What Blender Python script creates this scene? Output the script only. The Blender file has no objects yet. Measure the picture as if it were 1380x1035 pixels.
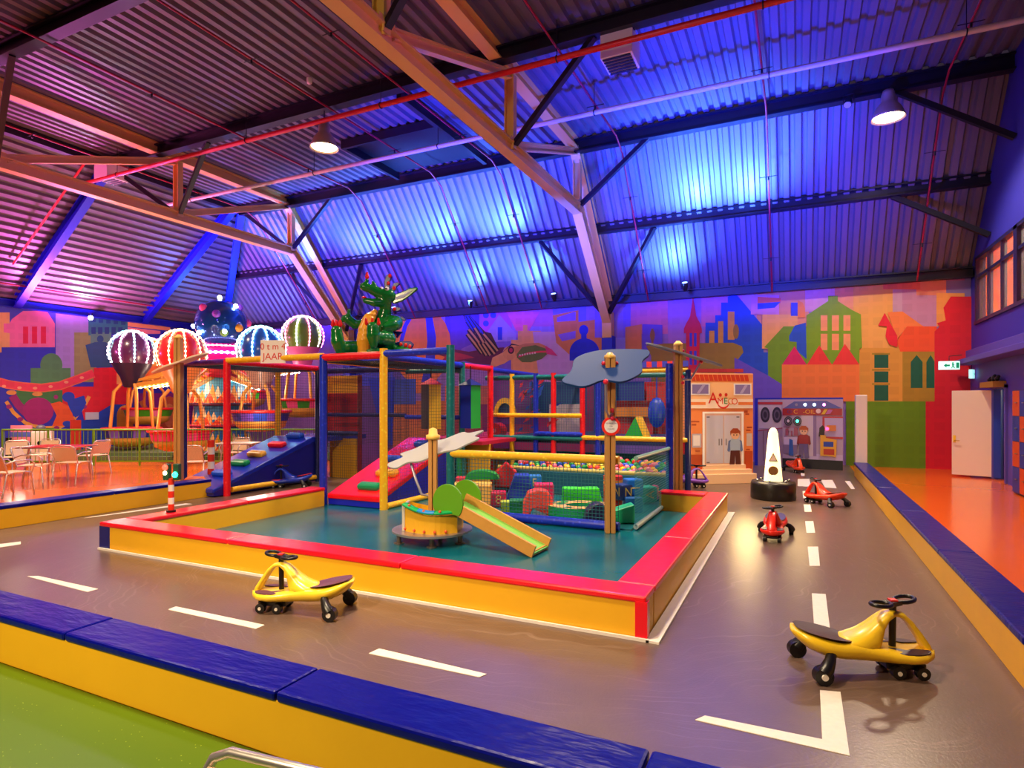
import bpy, math, random
from mathutils import Vector, Matrix
random.seed(7)
S = bpy.context.scene
COL = S.collection
# ---------------------------------------------------------------- camera frame
EYE, FPX, CX, CY = 1.65, 811.0, 690.0, 545.0
YAW = math.radians(25.4)
SN, CS = math.sin(YAW), math.cos(YAW)
def at_depth(px, py, d):
    t = (px - CX) / FPX
    return Vector((d * (-SN + t * CS), d * (CS + t * SN), EYE - (py - CY) / FPX * d))
def gp(px, py, z=0.0):
    return at_depth(px, py, (EYE - z) * FPX / (py - CY))
def onY(px, py, Y):
    t = (px - CX) / FPX
    return at_depth(px, py, Y / (CS + t * SN))
def onX(px, py, X):
    t = (px - CX) / FPX
    return at_depth(px, py, X / (-SN + t * CS))
cam_d = bpy.data.cameras.new('camera'); cam = bpy.data.objects.new('camera', cam_d); COL.objects.link(cam)
cam.location = (0, 0, EYE); cam.rotation_euler = (math.pi / 2, 0, YAW)
cam_d.sensor_width = 36; cam_d.lens = FPX / 1380 * 36; cam_d.shift_y = (CY - 517.5) / 1380
cam_d.clip_start = 0.05; cam_d.clip_end = 200
S.camera = cam
# ---------------------------------------------------------------- materials
def lin(h):
    h = h.lstrip('#'); r = []
    for i in (0, 2, 4):
        c = int(h[i:i + 2], 16) / 255
        r.append(c / 12.92 if c <= 0.04045 else ((c + 0.055) / 1.055) ** 2.4)
    return (r[0], r[1], r[2], 1)
MATS = {}
def mat(name, col, rough=0.5, metal=0.0, emit=None, es=0.0, bump=0.0, bscale=40, var=0.0, vscale=6, coat=0.0, alpha=1.0, stretch=None, spec=0.5):
    if name in MATS: return MATS[name]
    m = bpy.data.materials.new(name); m.use_nodes = True
    nt = m.node_tree; b = nt.nodes['Principled BSDF']
    c = lin(col)
    b.inputs['Base Color'].default_value = c
    b.inputs['Roughness'].default_value = rough
    b.inputs['Metallic'].default_value = metal
    b.inputs['Specular IOR Level'].default_value = spec
    if coat: b.inputs['Coat Weight'].default_value = coat; b.inputs['Coat Roughness'].default_value = 0.12
    if emit: b.inputs['Emission Color'].default_value = lin(emit); b.inputs['Emission Strength'].default_value = es
    if alpha < 1: b.inputs['Alpha'].default_value = alpha
    if bump or var:
        tc = nt.nodes.new('ShaderNodeTexCoord'); vec = tc.outputs['Object']
        if stretch:
            mp = nt.nodes.new('ShaderNodeMapping'); mp.inputs['Scale'].default_value = stretch
            nt.links.new(vec, mp.inputs[0]); vec = mp.outputs[0]
        if var:
            n = nt.nodes.new('ShaderNodeTexNoise'); n.inputs['Scale'].default_value = vscale; n.inputs['Detail'].default_value = 5
            nt.links.new(vec, n.inputs['Vector'])
            mx = nt.nodes.new('ShaderNodeMix'); mx.data_type = 'RGBA'
            mx.inputs[6].default_value = tuple(x * (1 - var) for x in c[:3]) + (1,)
            mx.inputs[7].default_value = tuple(min(1, x * (1 + var)) for x in c[:3]) + (1,)
            nt.links.new(n.outputs['Fac'], mx.inputs[0]); nt.links.new(mx.outputs[2], b.inputs['Base Color'])
        if bump:
            n2 = nt.nodes.new('ShaderNodeTexNoise'); n2.inputs['Scale'].default_value = bscale; n2.inputs['Detail'].default_value = 3
            nt.links.new(vec, n2.inputs['Vector'])
            bp = nt.nodes.new('ShaderNodeBump'); bp.inputs['Strength'].default_value = bump; bp.inputs['Distance'].default_value = 0.02
            nt.links.new(n2.outputs['Fac'], bp.inputs['Height']); nt.links.new(bp.outputs[0], b.inputs['Normal'])
    MATS[name] = m
    return m
def foam(name, col):
    """padded tube cover: faint dark wrap seams along its length"""
    if name in MATS: return MATS[name]
    m = mat(name, col, rough=0.35)
    nt = m.node_tree; b = nt.nodes['Principled BSDF']
    tc = nt.nodes.new('ShaderNodeTexCoord')
    v = nt.nodes.new('ShaderNodeTexVoronoi'); v.inputs['Scale'].default_value = 14
    nt.links.new(tc.outputs['Object'], v.inputs['Vector'])
    cr = nt.nodes.new('ShaderNodeValToRGB'); c = lin(col)
    cr.color_ramp.elements[0].position = 0.0; cr.color_ramp.elements[0].color = tuple(min(1, x * 1.6 + 0.03) for x in c[:3]) + (1,)
    cr.color_ramp.elements[1].position = 0.35; cr.color_ramp.elements[1].color = c
    nt.links.new(v.outputs['Distance'], cr.inputs[0]); nt.links.new(cr.outputs[0], b.inputs['Base Color'])
    return m
# ---------------------------------------------------------------- mesh builder
def basis(d, up=Vector((0, 0, 1))):
    d = d.normalized()
    if abs(d.dot(up)) > 0.99: up = Vector((1, 0, 0))
    a = d.cross(up).normalized(); return d, a, a.cross(d).normalized()
class MB:
    def __init__(s): s.v = []; s.f = []; s.m = []; s.s = []; s.c = {}
    def add(s, vs, fs, m=0, smooth=False, col=None):
        o = len(s.v); s.v += [Vector(v) for v in vs]
        for f in fs:
            if col is not None: s.c[len(s.f)] = col
            s.f.append([i + o for i in f]); s.m.append(m); s.s.append(smooth)
        return s
    def box(s, x0, y0, z0, x1, y1, z1, m=0):
        vs = [(x0, y0, z0), (x1, y0, z0), (x1, y1, z0), (x0, y1, z0), (x0, y0, z1), (x1, y0, z1), (x1, y1, z1), (x0, y1, z1)]
        return s.add(vs, [(0, 3, 2, 1), (4, 5, 6, 7), (0, 1, 5, 4), (1, 2, 6, 5), (2, 3, 7, 6), (3, 0, 4, 7)], m)
    def cbox(s, c, sx, sy, sz, m=0): return s.box(c[0] - sx / 2, c[1] - sy / 2, c[2] - sz / 2, c[0] + sx / 2, c[1] + sy / 2, c[2] + sz / 2, m)
    def bar(s, p, q, w, h, m=0, up=Vector((0, 0, 1)), caps=True):
        p, q = Vector(p), Vector(q); d, a, b = basis(q - p, up); a = a * w / 2; b = b * h / 2
        vs = [p - a - b, p + a - b, p + a + b, p - a + b, q - a - b, q + a - b, q + a + b, q - a + b]
        fs = [(0, 1, 5, 4), (1, 2, 6, 5), (2, 3, 7, 6), (3, 0, 4, 7)]
        if caps: fs += [(0, 3, 2, 1), (4, 5, 6, 7)]
        return s.add(vs, fs, m)
    def ibeam(s, p, q, w, h, t=0.03, m=0):
        p, q = Vector(p), Vector(q); d, a, b = basis(q - p)
        s.bar(p, q, t * 0.8, h, m); s.bar(p + b * (h / 2), q + b * (h / 2), w, t, m); s.bar(p - b * (h / 2), q - b * (h / 2), w, t, m); return s
    def tube(s, pts, r, n=8, m=0, closed=False, flat=None):
        pts = [Vector(p) for p in pts]; k = len(pts); rs = r if isinstance(r, (list, tuple)) else [r] * k
        rings = []; prev = None
        for i, p in enumerate(pts):
            if closed: t = pts[(i + 1) % k] - pts[i - 1]
            else: t = pts[min(i + 1, k - 1)] - pts[max(i - 1, 0)]
            t.normalize()
            if prev is None: a = basis(t)[1]
            else:
                a = prev - t * prev.dot(t)
                a = a.normalized() if a.length > 1e-5 else basis(t)[1]
            b = t.cross(a); prev = a
            if isinstance(rs[i], tuple): ra, rb = rs[i]
            else: ra = rb = rs[i]
            rings.append([p + a * ra * math.cos(2 * math.pi * j / n) + b * rb * math.sin(2 * math.pi * j / n) for j in range(n)])
        vs = [v for g in rings for v in g]; fs = []
        for i in range(k if closed else k - 1):
            i2 = (i + 1) % k
            for j in range(n): fs.append((i * n + j, i * n + (j + 1) % n, i2 * n + (j + 1) % n, i2 * n + j))
        s.add(vs, fs, m, True)
        if not closed:
            s.add(rings[0], [tuple(range(n))[::-1]], m); s.add(rings[-1], [tuple(range(n))], m)
        return s
    def cyl(s, p, q, r, r2=None, n=16, m=0):
        return s.tube([p, q], [r, r if r2 is None else r2], n, m)
    def lathe(s, c, prof, n=24, m=0, smooth=True):
        c = Vector(c); k = len(prof)
        vs = [c + Vector((r * math.cos(2 * math.pi * j / n), r * math.sin(2 * math.pi * j / n), z)) for r, z in prof for j in range(n)]
        fs = [(i * n + j, i * n + (j + 1) % n, (i + 1) * n + (j + 1) % n, (i + 1) * n + j) for i in range(k - 1) for j in range(n)]
        return s.add(vs, fs, m, smooth)
    def sph(s, c, r, n=12, m=0):
        if not isinstance(r, (tuple, list)): r = (r, r, r)
        c = Vector(c); h = max(4, n // 2)
        vs = []; fs = []
        for i in range(h + 1):
            th = math.pi * i / h
            for j in range(n):
                ph = 2 * math.pi * j / n
                vs.append(c + Vector((r[0] * math.sin(th) * math.cos(ph), r[1] * math.sin(th) * math.sin(ph), r[2] * math.cos(th))))
        for i in range(h):
            for j in range(n):
                a, b, cc, d = i * n + j, i * n + (j + 1) % n, (i + 1) * n + (j + 1) % n, (i + 1) * n + j
                if i == 0: fs.append((a, d, cc))
                elif i == h - 1: fs.append((a, d, b))
                else: fs.append((a, d, cc, b))
        return s.add(vs, fs, m, True)
    def prism(s, poly, vec, m=0):
        poly = [Vector(p) for p in poly]; vec = Vector(vec); k = len(poly)
        nrm = Vector((0, 0, 0))
        for i in range(k): nrm += poly[i].cross(poly[(i + 1) % k])
        if nrm.dot(vec) > 0: poly = poly[::-1]
        vs = poly + [p + vec for p in poly]
        fs = [tuple(range(k)), tuple(range(2 * k - 1, k - 1, -1))]
        for i in range(k): fs.append((i, i + k, (i + 1) % k + k, (i + 1) % k))
        return s.add(vs, fs, m)
    def torus(s, c, R, r, ax=(0, 0, 1), n=20, k=8, m=0):
        d, a, b = basis(Vector(ax)); c = Vector(c)
        return s.tube([c + a * R * math.cos(2 * math.pi * i / n) + b * R * math.sin(2 * math.pi * i / n) for i in range(n)], r, k, m, True)
    def beads(s, pts, r, n=6, m=0, closed=False):
        """a string of round bulbs on a thin cord, one connected piece"""
        pts = [Vector(p) for p in pts]; P, R = [], []; k = len(pts)
        for i, p in enumerate(pts):
            t = ((pts[(i + 1) % k] - pts[i - 1]) if closed or 0 < i < k - 1 else (pts[min(i + 1, k - 1)] - pts[max(i - 1, 0)])).normalized()
            for a, b in ((-1, .25), (-.75, .7), (0, 1), (.75, .7), (1, .25)): P.append(p + t * r * a); R.append(r * b)
        return s.tube(P, R, n, m, closed)
    def net(s, p, u, v, step=0.05, r=0.0045, m=0):
        p, u, v = Vector(p), Vector(u), Vector(v)
        nu, nv = max(1, round(u.length / step)), max(1, round(v.length / step))
        n = u.cross(v).normalized()
        for i in range(nu + 1): s.bar(p + u * i / nu, p + u * i / nu + v, r, r, m, n, False)
        for i in range(nv + 1): s.bar(p + v * i / nv, p + v * i / nv + u, r, r, m, n, False)
        return s
    def ext(s, other, M=Matrix.Identity(4)):
        o = len(s.v); s.v += [M @ v for v in other.v]
        for i, f in enumerate(other.f):
            if i in other.c: s.c[len(s.f)] = other.c[i]
            s.f.append([j + o for j in f]); s.m.append(other.m[i]); s.s.append(other.s[i])
        return s
WM = {}
def wm(o): return WM.get(o.name, Matrix.Identity(4)) if o else Matrix.Identity(4)
def tag(o, label=None, cat=None, group=None, kind=None):
    if label: o['label'] = label
    if cat: o['category'] = cat
    if group: o['group'] = group
    if kind: o['kind'] = kind
    return o
def thing(name, label, cat, loc=(0, 0, 0), rz=0.0, group=None, kind=None):
    o = bpy.data.objects.new(name, None); COL.objects.link(o); o.empty_display_size = 0.1
    o.location = loc; o.rotation_euler = (0, 0, rz)
    WM[o.name] = Matrix.Translation(Vector(loc)) @ Matrix.Rotation(rz, 4, 'Z')
    return tag(o, label, cat, group, kind)
def obj(name, mb, mats, parent=None, world=True, bev=0.0, loc=None, label=None, cat=None, group=None, kind=None, sub=0, remesh=0.0, rz=0.0):
    """ONE mesh object. world=True: coordinates are world coordinates (shifted into the parent's frame)."""
    me = bpy.data.meshes.new(name)
    M = Matrix.Identity(4); own = Matrix.Identity(4)
    if loc is not None and parent is None:
        own = Matrix.Translation(Vector(loc)) @ Matrix.Rotation(rz, 4, 'Z')
        if world: M = own.inverted()
    elif parent is not None and world: M = wm(parent).inverted()
    vs = [M @ v for v in mb.v]
    me.from_pydata([v[:] for v in vs], [], mb.f)
    if not isinstance(mats, (list, tuple)): mats = [mats]
    for m in mats: me.materials.append(m)
    me.polygons.foreach_set('material_index', mb.m); me.polygons.foreach_set('use_smooth', mb.s)
    if mb.c:
        ca = me.color_attributes.new('paint', 'BYTE_COLOR', 'CORNER')
        for p in me.polygons:
            c = mb.c.get(p.index, (1, 1, 1, 1))
            for li in p.loop_indices: ca.data[li].color = c
    me.validate(); me.update()
    o = bpy.data.objects.new(name, me); COL.objects.link(o)
    if parent is not None: o.parent = parent; WM[o.name] = wm(parent)
    elif loc is not None: o.location = loc; o.rotation_euler = (0, 0, rz); WM[o.name] = own
    if remesh:
        r = o.modifiers.new('fuse', 'REMESH'); r.mode = 'VOXEL'; r.voxel_size = remesh; r.use_smooth_shade = True
        sm = o.modifiers.new('soften', 'SMOOTH'); sm.factor = 0.5; sm.iterations = 4
    if bev:
        b = o.modifiers.new('edge', 'BEVEL'); b.width = bev; b.segments = 2; b.limit_method = 'ANGLE'; b.angle_limit = math.radians(40)
    if sub:
        d = o.modifiers.new('round', 'SUBSURF'); d.levels = sub; d.render_levels = sub
    return tag(o, label, cat, group, kind)
def copy_tree(o, parent=None):
    c = o.copy(); COL.objects.link(c)
    if parent is not None: c.parent = parent
    for ch in [x for x in COL.objects if x.parent == o]: copy_tree(ch, c)
    return c
def text_mb(s, size, M, depth=0.0, m=0):
    cu = bpy.data.curves.new('lettering', 'FONT'); cu.body = s; cu.size = size; cu.align_x = 'CENTER'; cu.align_y = 'CENTER'; cu.extrude = depth
    t = bpy.data.objects.new('lettering', cu); COL.objects.link(t)
    dg = bpy.context.evaluated_depsgraph_get(); me = bpy.data.meshes.new_from_object(t.evaluated_get(dg))
    mb = MB(); mb.add([M @ v.co for v in me.vertices], [tuple(p.vertices) for p in me.polygons], m)
    bpy.data.objects.remove(t); bpy.data.meshes.remove(me); bpy.data.curves.remove(cu)
    return mb
def frame_m(o, u, v):
    """matrix whose X runs along u, Y along v, origin o"""
    u = Vector(u).normalized(); v = Vector(v).normalized(); n = u.cross(v)
    return Matrix(((u.x, v.x, n.x, o[0]), (u.y, v.y, n.y, o[1]), (u.z, v.z, n.z, o[2]), (0, 0, 0, 1)))
def arc(cx, cy, rx, ry, a0, a1, n=12):
    return [(cx + rx * math.cos(math.radians(a0 + (a1 - a0) * i / n)), cy + ry * math.sin(math.radians(a0 + (a1 - a0) * i / n))) for i in range(n + 1)]
# palette
YEL = mat('yellow_vinyl', '#F0B41C', 0.42, bump=0.05, bscale=9, var=0.06, vscale=3)
RED = mat('red_vinyl', '#F00A22', 0.28, bump=0.18, bscale=7, coat=0.3)
BLUE = mat('blue_vinyl', '#02087A', 0.3, bump=0.55, bscale=5, coat=0.0, spec=0.18, stretch=(1, 3, 1))
NAVY = mat('navy_vinyl', '#10208A', 0.35)
WHITE = mat('white_paint', '#EDE6DC', 0.45)
BLACK = mat('black_plastic', '#121014', 0.35)
DARK = mat('dark_steel', '#15131F', 0.45)
STEEL = mat('steel', '#C9C6C6', 0.28, metal=1.0)
ALU = mat('aluminium', '#D8D2CC', 0.3, metal=0.85)
WOOD = mat('timber', '#C08A48', 0.55, var=0.18, vscale=9, stretch=(8, 8, 0.7))
PLY = mat('plywood', '#C88E3E', 0.5, var=0.12, vscale=12)
CREAM = mat('cream_steel', '#E8BE5C', 0.45)
F_RED = foam('red_foam', '#E81022'); F_BLU = foam('blue_foam', '#0C2CC0'); F_YEL = foam('yellow_foam', '#F4B820')
F_TEA = foam('teal_foam', '#0B6A70'); F_NAV = foam('navy_foam', '#16205E'); F_PUR = foam('purple_foam', '#4A1C80'); F_GRN = foam('green_foam', '#0A8A48')
NET = mat('net_cord', '#1E6C7A', 0.7)
NETD = mat('dark_net_cord', '#223040', 0.7)
S.view_settings.view_transform = 'Standard'; S.view_settings.look = 'None'; S.view_settings.gamma = 1.0
S.view_settings.use_curve_mapping = False
# ================================================================= THE HALL
XL, XR, YB, ZE, ZR = -23.0, 3.95, 18.7, 4.9, 8.75   # left wall, right wall, back wall, eaves, flat roof
XH, YH = -18.0, 15.3                               # where the slopes meet the flat roof
YF = -3.0
def struct(name, mb, m, label, cat, **k): return obj(name, mb, m, label=label, cat=cat, kind='structure', **k)
# floors
ORANGE = mat('orange_floor', '#E8661A', 0.16, bump=0.02, bscale=3, var=0.05, vscale=1.2)
GREENF = mat('green_floor', '#466604', 0.4, var=0.08, vscale=2)
ASPH = mat('track_floor', '#655046', 0.29, bump=0.06, bscale=60, var=0.16, vscale=5, stretch=(1, 1, 1))
MATF = mat('teal_mat', '#0A6272', 0.22, bump=0.06, bscale=2.5, var=0.10, vscale=1.6)
def add_scuffs(m):
    nt = m.node_tree; b = nt.nodes['Principled BSDF']; tc = nt.nodes.new('ShaderNodeTexCoord')
    # worn arcs left by turning wheels: 1D noise along the distance from the island corner
    L = nt.nodes.new
    di = L('ShaderNodeVectorMath'); di.operation = 'DISTANCE'; di.inputs[1].default_value = (-2.2, 6.2, 0); nt.links.new(tc.outputs['Object'], di.inputs[0])
    nz = L('ShaderNodeTexNoise'); nz.inputs['Scale'].default_value = 0.9; nz.inputs['Detail'].default_value = 3; nt.links.new(tc.outputs['Object'], nz.inputs['Vector'])
    ma = L('ShaderNodeMath'); ma.operation = 'MULTIPLY_ADD'; ma.inputs[1].default_value = 0.9; nt.links.new(nz.outputs['Fac'], ma.inputs[0]); nt.links.new(di.outputs['Value'], ma.inputs[2])
    w = L('ShaderNodeTexNoise'); w.noise_dimensions = '1D'; w.inputs['Scale'].default_value = 34; w.inputs['Detail'].default_value = 4; nt.links.new(ma.outputs[0], w.inputs['W'])
    mk = L('ShaderNodeTexNoise'); mk.inputs['Scale'].default_value = 1.6; mk.inputs['Detail'].default_value = 5; nt.links.new(tc.outputs['Object'], mk.inputs['Vector'])
    old = b.inputs['Base Color'].links[0].from_socket
    r0 = L('ShaderNodeMapRange'); r0.inputs[1].default_value = 0.56; r0.inputs[2].default_value = 0.75; r0.inputs[4].default_value = 0.22; nt.links.new(w.outputs['Fac'], r0.inputs[0])
    r1 = L('ShaderNodeMapRange'); r1.inputs[1].default_value = 0.4; r1.inputs[2].default_value = 0.65; nt.links.new(mk.outputs['Fac'], r1.inputs[0])
    r = L('ShaderNodeMath'); r.operation = 'MULTIPLY'; nt.links.new(r0.outputs[0], r.inputs[0]); nt.links.new(r1.outputs[0], r.inputs[1])
    mx = nt.nodes.new('ShaderNodeMix'); mx.data_type = 'RGBA'; mx.inputs[7].default_value = lin('#C0A8A0')
    nt.links.new(r.outputs[0], mx.inputs[0]); nt.links.new(old, mx.inputs[6]); nt.links.new(mx.outputs[2], b.inputs['Base Color'])
add_scuffs(ASPH)
def add_flecks(m):
    nt = m.node_tree; b = nt.nodes['Principled BSDF']; tc = nt.nodes.new('ShaderNodeTexCoord')
    v = nt.nodes.new('ShaderNodeTexVoronoi'); v.inputs['Scale'].default_value = 28; nt.links.new(tc.outputs['Object'], v.inputs['Vector'])
    old = b.inputs['Base Color'].links[0].from_socket
    r = nt.nodes.new('ShaderNodeMapRange'); r.inputs[1].default_value = 0.03; r.inputs[2].default_value = 0.09; r.inputs[3].default_value = 0.8; r.inputs[4].default_value = 0
    nt.links.new(v.outputs['Distance'], r.inputs[0])
    mx = nt.nodes.new('ShaderNodeMix'); mx.data_type = 'RGBA'; mx.inputs[7].default_value = lin('#C8D850')
    nt.links.new(r.outputs[0], mx.inputs[0]); nt.links.new(old, mx.inputs[6]); nt.links.new(mx.outputs[2], b.inputs['Base Color'])
add_flecks(GREENF)
struct('floor', MB().box(XL - .2, YF, -0.2, XR + 2.2, YB + .2, -0.012), ORANGE, 'glossy orange hall floor beyond the track barriers', 'floor')
struct('floor_foreground', MB().box(-16, YF, -0.0115, 6, 2.07, 0), GREENF, 'speckled lime green floor in front of the nearest barrier', 'floor')
trk = struct('floor_track', MB().box(-9.6, 2.3, -0.0115, 1.25, YB - 0.05, 0), ASPH, 'grey brown toy car track floor with white lane dashes', 'floor')
LINE = mat('lane_paint', '#E6DCD0', 0.5, var=0.1, vscale=30)
quads = [
 [(36.5, 777), (51.5, 776.5), (132, 794), (118, 798)], [(226.7, 821.7), (237, 817.7), (356.7, 842.7), (345, 847.7)],
 [(497, 881), (511, 874.5), (656, 909), (646, 913)], [(-20, 736), (28, 730), (28, 733.5), (-20, 741)],
 [(936.7, 970.7), (950, 965), (1108, 997), (1105, 930.7), (1132.7, 933), (1145, 1019)],
 [(1094, 800), (1112.7, 801), (1119, 852), (1097.7, 852)], [(1088.5, 737), (1102.5, 737), (1105, 763), (1091, 763)],
 [(1085, 702.6), (1096, 702.6), (1098.5, 718.5), (1087, 718.5)], [(1083, 680), (1092, 680), (1094, 690), (1084.5, 690)],
 [(1081.5, 662), (1089, 662), (1091, 671.5), (1082.5, 671.5)], [(1078.5, 636.5), (1084, 636.5), (1084.5, 641.5), (1080, 641.5)],
 [(1075, 645.7), (1091, 645.5), (1092.5, 656), (1075, 655)], [(1106, 647), (1122, 647), (1127.5, 658), (1112, 657)], [(1138.5, 648.5), (1145.5, 648.5), (1152, 659), (1147, 659)],
 [(113, 698.6), (121, 697), (250, 678.5), (259, 679.5)]]
for q in quads:
    mb = MB(); pts = [gp(*p) for p in q]; mb.prism([Vector((p.x, p.y, 0.0)) for p in pts], (0, 0, 0.0035))
    obj('lane_marking', mb, LINE, trk)
struct('floor_mat', MB().box(-7.0, 4.4, 0, -1.1, 9.5, 0.012), MATF, 'teal vinyl play mat floor inside the red topped island', 'floor')

# ---- roof decking: real trapezoid corrugation
DECK = mat('roof_decking', '#6E666A', 0.42, metal=0.1, var=0.08, vscale=1.5)
PITCH, DEP = 0.27, 0.075
PROF = [(0.0, 0), (0.12, 0), (0.155, 1), (0.235, 1)]
def xs_profile(a, b):
    out = []; n = int((b - a) / PITCH) + 1
    for i in range(n + 1):
        for du, h in PROF:
            x = a + i * PITCH + du
            if x <= b: out.append((x, h * DEP))
    return out
def strip(mb, cols):
    vs = [v for c in cols for v in c]; k = len(cols[0])
    fs = [(i * k + j, i * k + j + 1, (i + 1) * k + j + 1, (i + 1) * k + j) for i in range(len(cols) - 1) for j in range(k - 1)]
    mb.add(vs, fs)
mb = MB()
strip(mb, [[(x, YF, ZR + h), (x, 6, ZR + h), (x, YH, ZR + h)] for x, h in xs_profile(XH, XR + 0.3)])
struct('ceiling', mb, DECK, 'ribbed metal decking of the flat middle of the hall roof', 'ceiling')
mb = MB(); n = Vector((0, -(ZR - ZE), -(YB - YH))).normalized() * -1
cols = []
for x, h in xs_profile(XL, XR + 0.3):
    f = max(0.0, (XH - x) / (XH - XL)); top = Vector((x, YH + (YB - YH) * f, ZR - (ZR - ZE) * f)); bot = Vector((x, YB, ZE))
    cols.append([bot + n * h, top + n * h])
strip(mb, cols)
struct('ceiling_slope', mb, DECK, 'steep ribbed roof slope washed in blue light above the long mural', 'ceiling')
mb = MB(); n = Vector((-(ZR - ZE), 0, (XH - XL))).normalized(); L = math.hypot(XH - XL, ZR - ZE); cols = []
for s_, h in xs_profile(0, L):
    f = s_ / L; p = Vector((XL + (XH - XL) * f, 0, ZE + (ZR - ZE) * f)); ye = YB - (YB - YH) * f
    cols.append([Vector((p.x, YF, p.z)) + n * h, Vector((p.x, ye, p.z)) + n * h])
strip(mb, cols)
struct('ceiling_hip', mb, DECK, 'ribbed roof slope in pink light above the balloon ride', 'ceiling')

# ---- walls with painted murals
def mural_mat():
    m = bpy.data.materials.new('mural_paint'); m.use_nodes = True; nt = m.node_tree; b = nt.nodes['Principled BSDF']; b.inputs['Roughness'].default_value = 0.6
    at = nt.nodes.new('ShaderNodeVertexColor'); at.layer_name = 'paint'
    tc = nt.nodes.new('ShaderNodeTexCoord'); sp = nt.nodes.new('ShaderNodeSeparateXYZ'); nt.links.new(tc.outputs['Object'], sp.inputs[0])
    ad = nt.nodes.new('ShaderNodeMath'); nt.links.new(sp.outputs[0], ad.inputs[0]); nt.links.new(sp.outputs[1], ad.inputs[1])
    cb = nt.nodes.new('ShaderNodeCombineXYZ'); nt.links.new(ad.outputs[0], cb.inputs[0]); nt.links.new(sp.outputs[2], cb.inputs[1])
    br = nt.nodes.new('ShaderNodeTexBrick'); br.offset = 0; br.inputs['Scale'].default_value = 1.0
    br.inputs['Brick Width'].default_value = 0.33; br.inputs['Row Height'].default_value = 0.31; br.inputs['Mortar Size'].default_value = 0.055; br.inputs['Mortar Smooth'].default_value = 0.1
    br.inputs['Color1'].default_value = (0.92, 0.92, 0.92, 1); br.inputs['Color2'].default_value = (0.97, 0.97, 0.97, 1); br.inputs['Mortar'].default_value = (1, 1, 1, 1)
    nt.links.new(cb.outputs[0], br.inputs['Vector'])
    mx = nt.nodes.new('ShaderNodeMix'); mx.data_type = 'RGBA'; mx.blend_type = 'MULTIPLY'; mx.inputs[0].default_value = 1
    nt.links.new(at.outputs['Color'], mx.inputs[6]); nt.links.new(br.outputs['Color'], mx.inputs[7]); nt.links.new(mx.outputs[2], b.inputs['Base Color'])
    return m
MURAL = mural_mat()
class Mural:
    def __init__(s, proj, off): s.mb = MB(); s.proj = proj; s.off = Vector(off); s.k = 1
    def poly(s, col, pts):
        vs = [s.proj(*p) + s.off * s.k for p in pts]; s.k += 1
        nrm = Vector((0, 0, 0))
        for i in range(len(vs)): nrm += vs[i].cross(vs[(i + 1) % len(vs)])
        f = tuple(range(len(vs)))
        if nrm.dot(s.off) < 0: f = f[::-1]
        s.mb.add(vs, [f], 0, False, lin(col))
    def rect(s, col, x0, y0, x1, y1): s.poly(col, [(x0, y0), (x1, y0), (x1, y1), (x0, y1)])
    def ell(s, col, cx, cy, rx, ry, a0=0, a1=360, n=20): s.poly(col, arc(cx, cy, rx, ry, a0, a1, n))
    def band(s, col, pts, w):
        up, dn = [], []
        for i, p in enumerate(pts):
            a = Vector(pts[max(0, i - 1)]); b = Vector(pts[min(len(pts) - 1, i + 1)]); t = (b - a).normalized(); nn = Vector((-t.y, t.x)) * w / 2
            up.append((p[0] + nn.x, p[1] + nn.y)); dn.append((p[0] - nn.x, p[1] - nn.y))
        s.poly(col, up + dn[::-1])
wb = struct('wall_back', MB().box(XL - .2, YB, -0.2, XR + .2, YB + .2, ZE + 0.15), mat('wall_plaster', '#8A78B8', 0.7), 'long back wall painted with a city skyline mural', 'wall')
Mu = Mural(lambda x, y: onY(x, y, YB), (0, -0.0003, 0))
R, Pq, E, Bd = Mu.rect, Mu.poly, Mu.ell, Mu.band
# sky and background patches
R('#9A7CC8', 330, 400, 1300, 640); R('#6A50C0', 430, 400, 560, 520); R('#3A46D0', 478, 425, 530, 520)
R('#4A3CC8', 600, 400, 650, 500); R('#B060D8', 646, 400, 700, 470); R('#9C86E0', 690, 395, 760, 450); R('#7A78DC', 740, 395, 790, 440)
R('#C070C0', 700, 400, 745, 440); R('#8C70D0', 840, 395, 880, 480); R('#E07AA0', 850, 395, 912, 450); R('#B07AC8', 900, 395, 950, 470)
R('#D87AA8', 945, 385, 1010, 440); R('#C894B8', 1000, 378, 1045, 440); R('#E89A78', 1020, 372, 1090, 440); R('#D8A0B8', 1085, 365, 1130, 420)
R('#F0A070', 1125, 360, 1165, 440); R('#EFAF5A', 1150, 360, 1215, 545); R('#C8A0C0', 1203, 390, 1245, 425); R('#C48EB8', 1216, 360, 1262, 440)
R('#E89078', 1235, 360, 1275, 398); R('#F0A858', 1262, 395, 1300, 440); R('#E8705A', 1190, 355, 1240, 390); R('#C86AA0', 1240, 352, 1300, 378)
R('#8A68C0', 610, 455, 700, 520)
# hot air balloon on the left of the bird
E('#F48A42', 568, 466, 40, 52); Pq('#F48A42', [(545, 505), (592, 505), (580, 530), (560, 530)])
Pq('#2C34D0', [(566, 416), (574, 430), (576, 460), (573, 490), (568, 515), (578, 515), (586, 490), (588, 455), (583, 428), (576, 414)])
Pq('#2C34D0', [(556, 416), (543, 440), (536, 470), (541, 470), (549, 440), (563, 416)])
Pq('#5A44D0', [(607, 425), (615, 425), (640, 425), (640, 460), (625, 480), (608, 480)])
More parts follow.
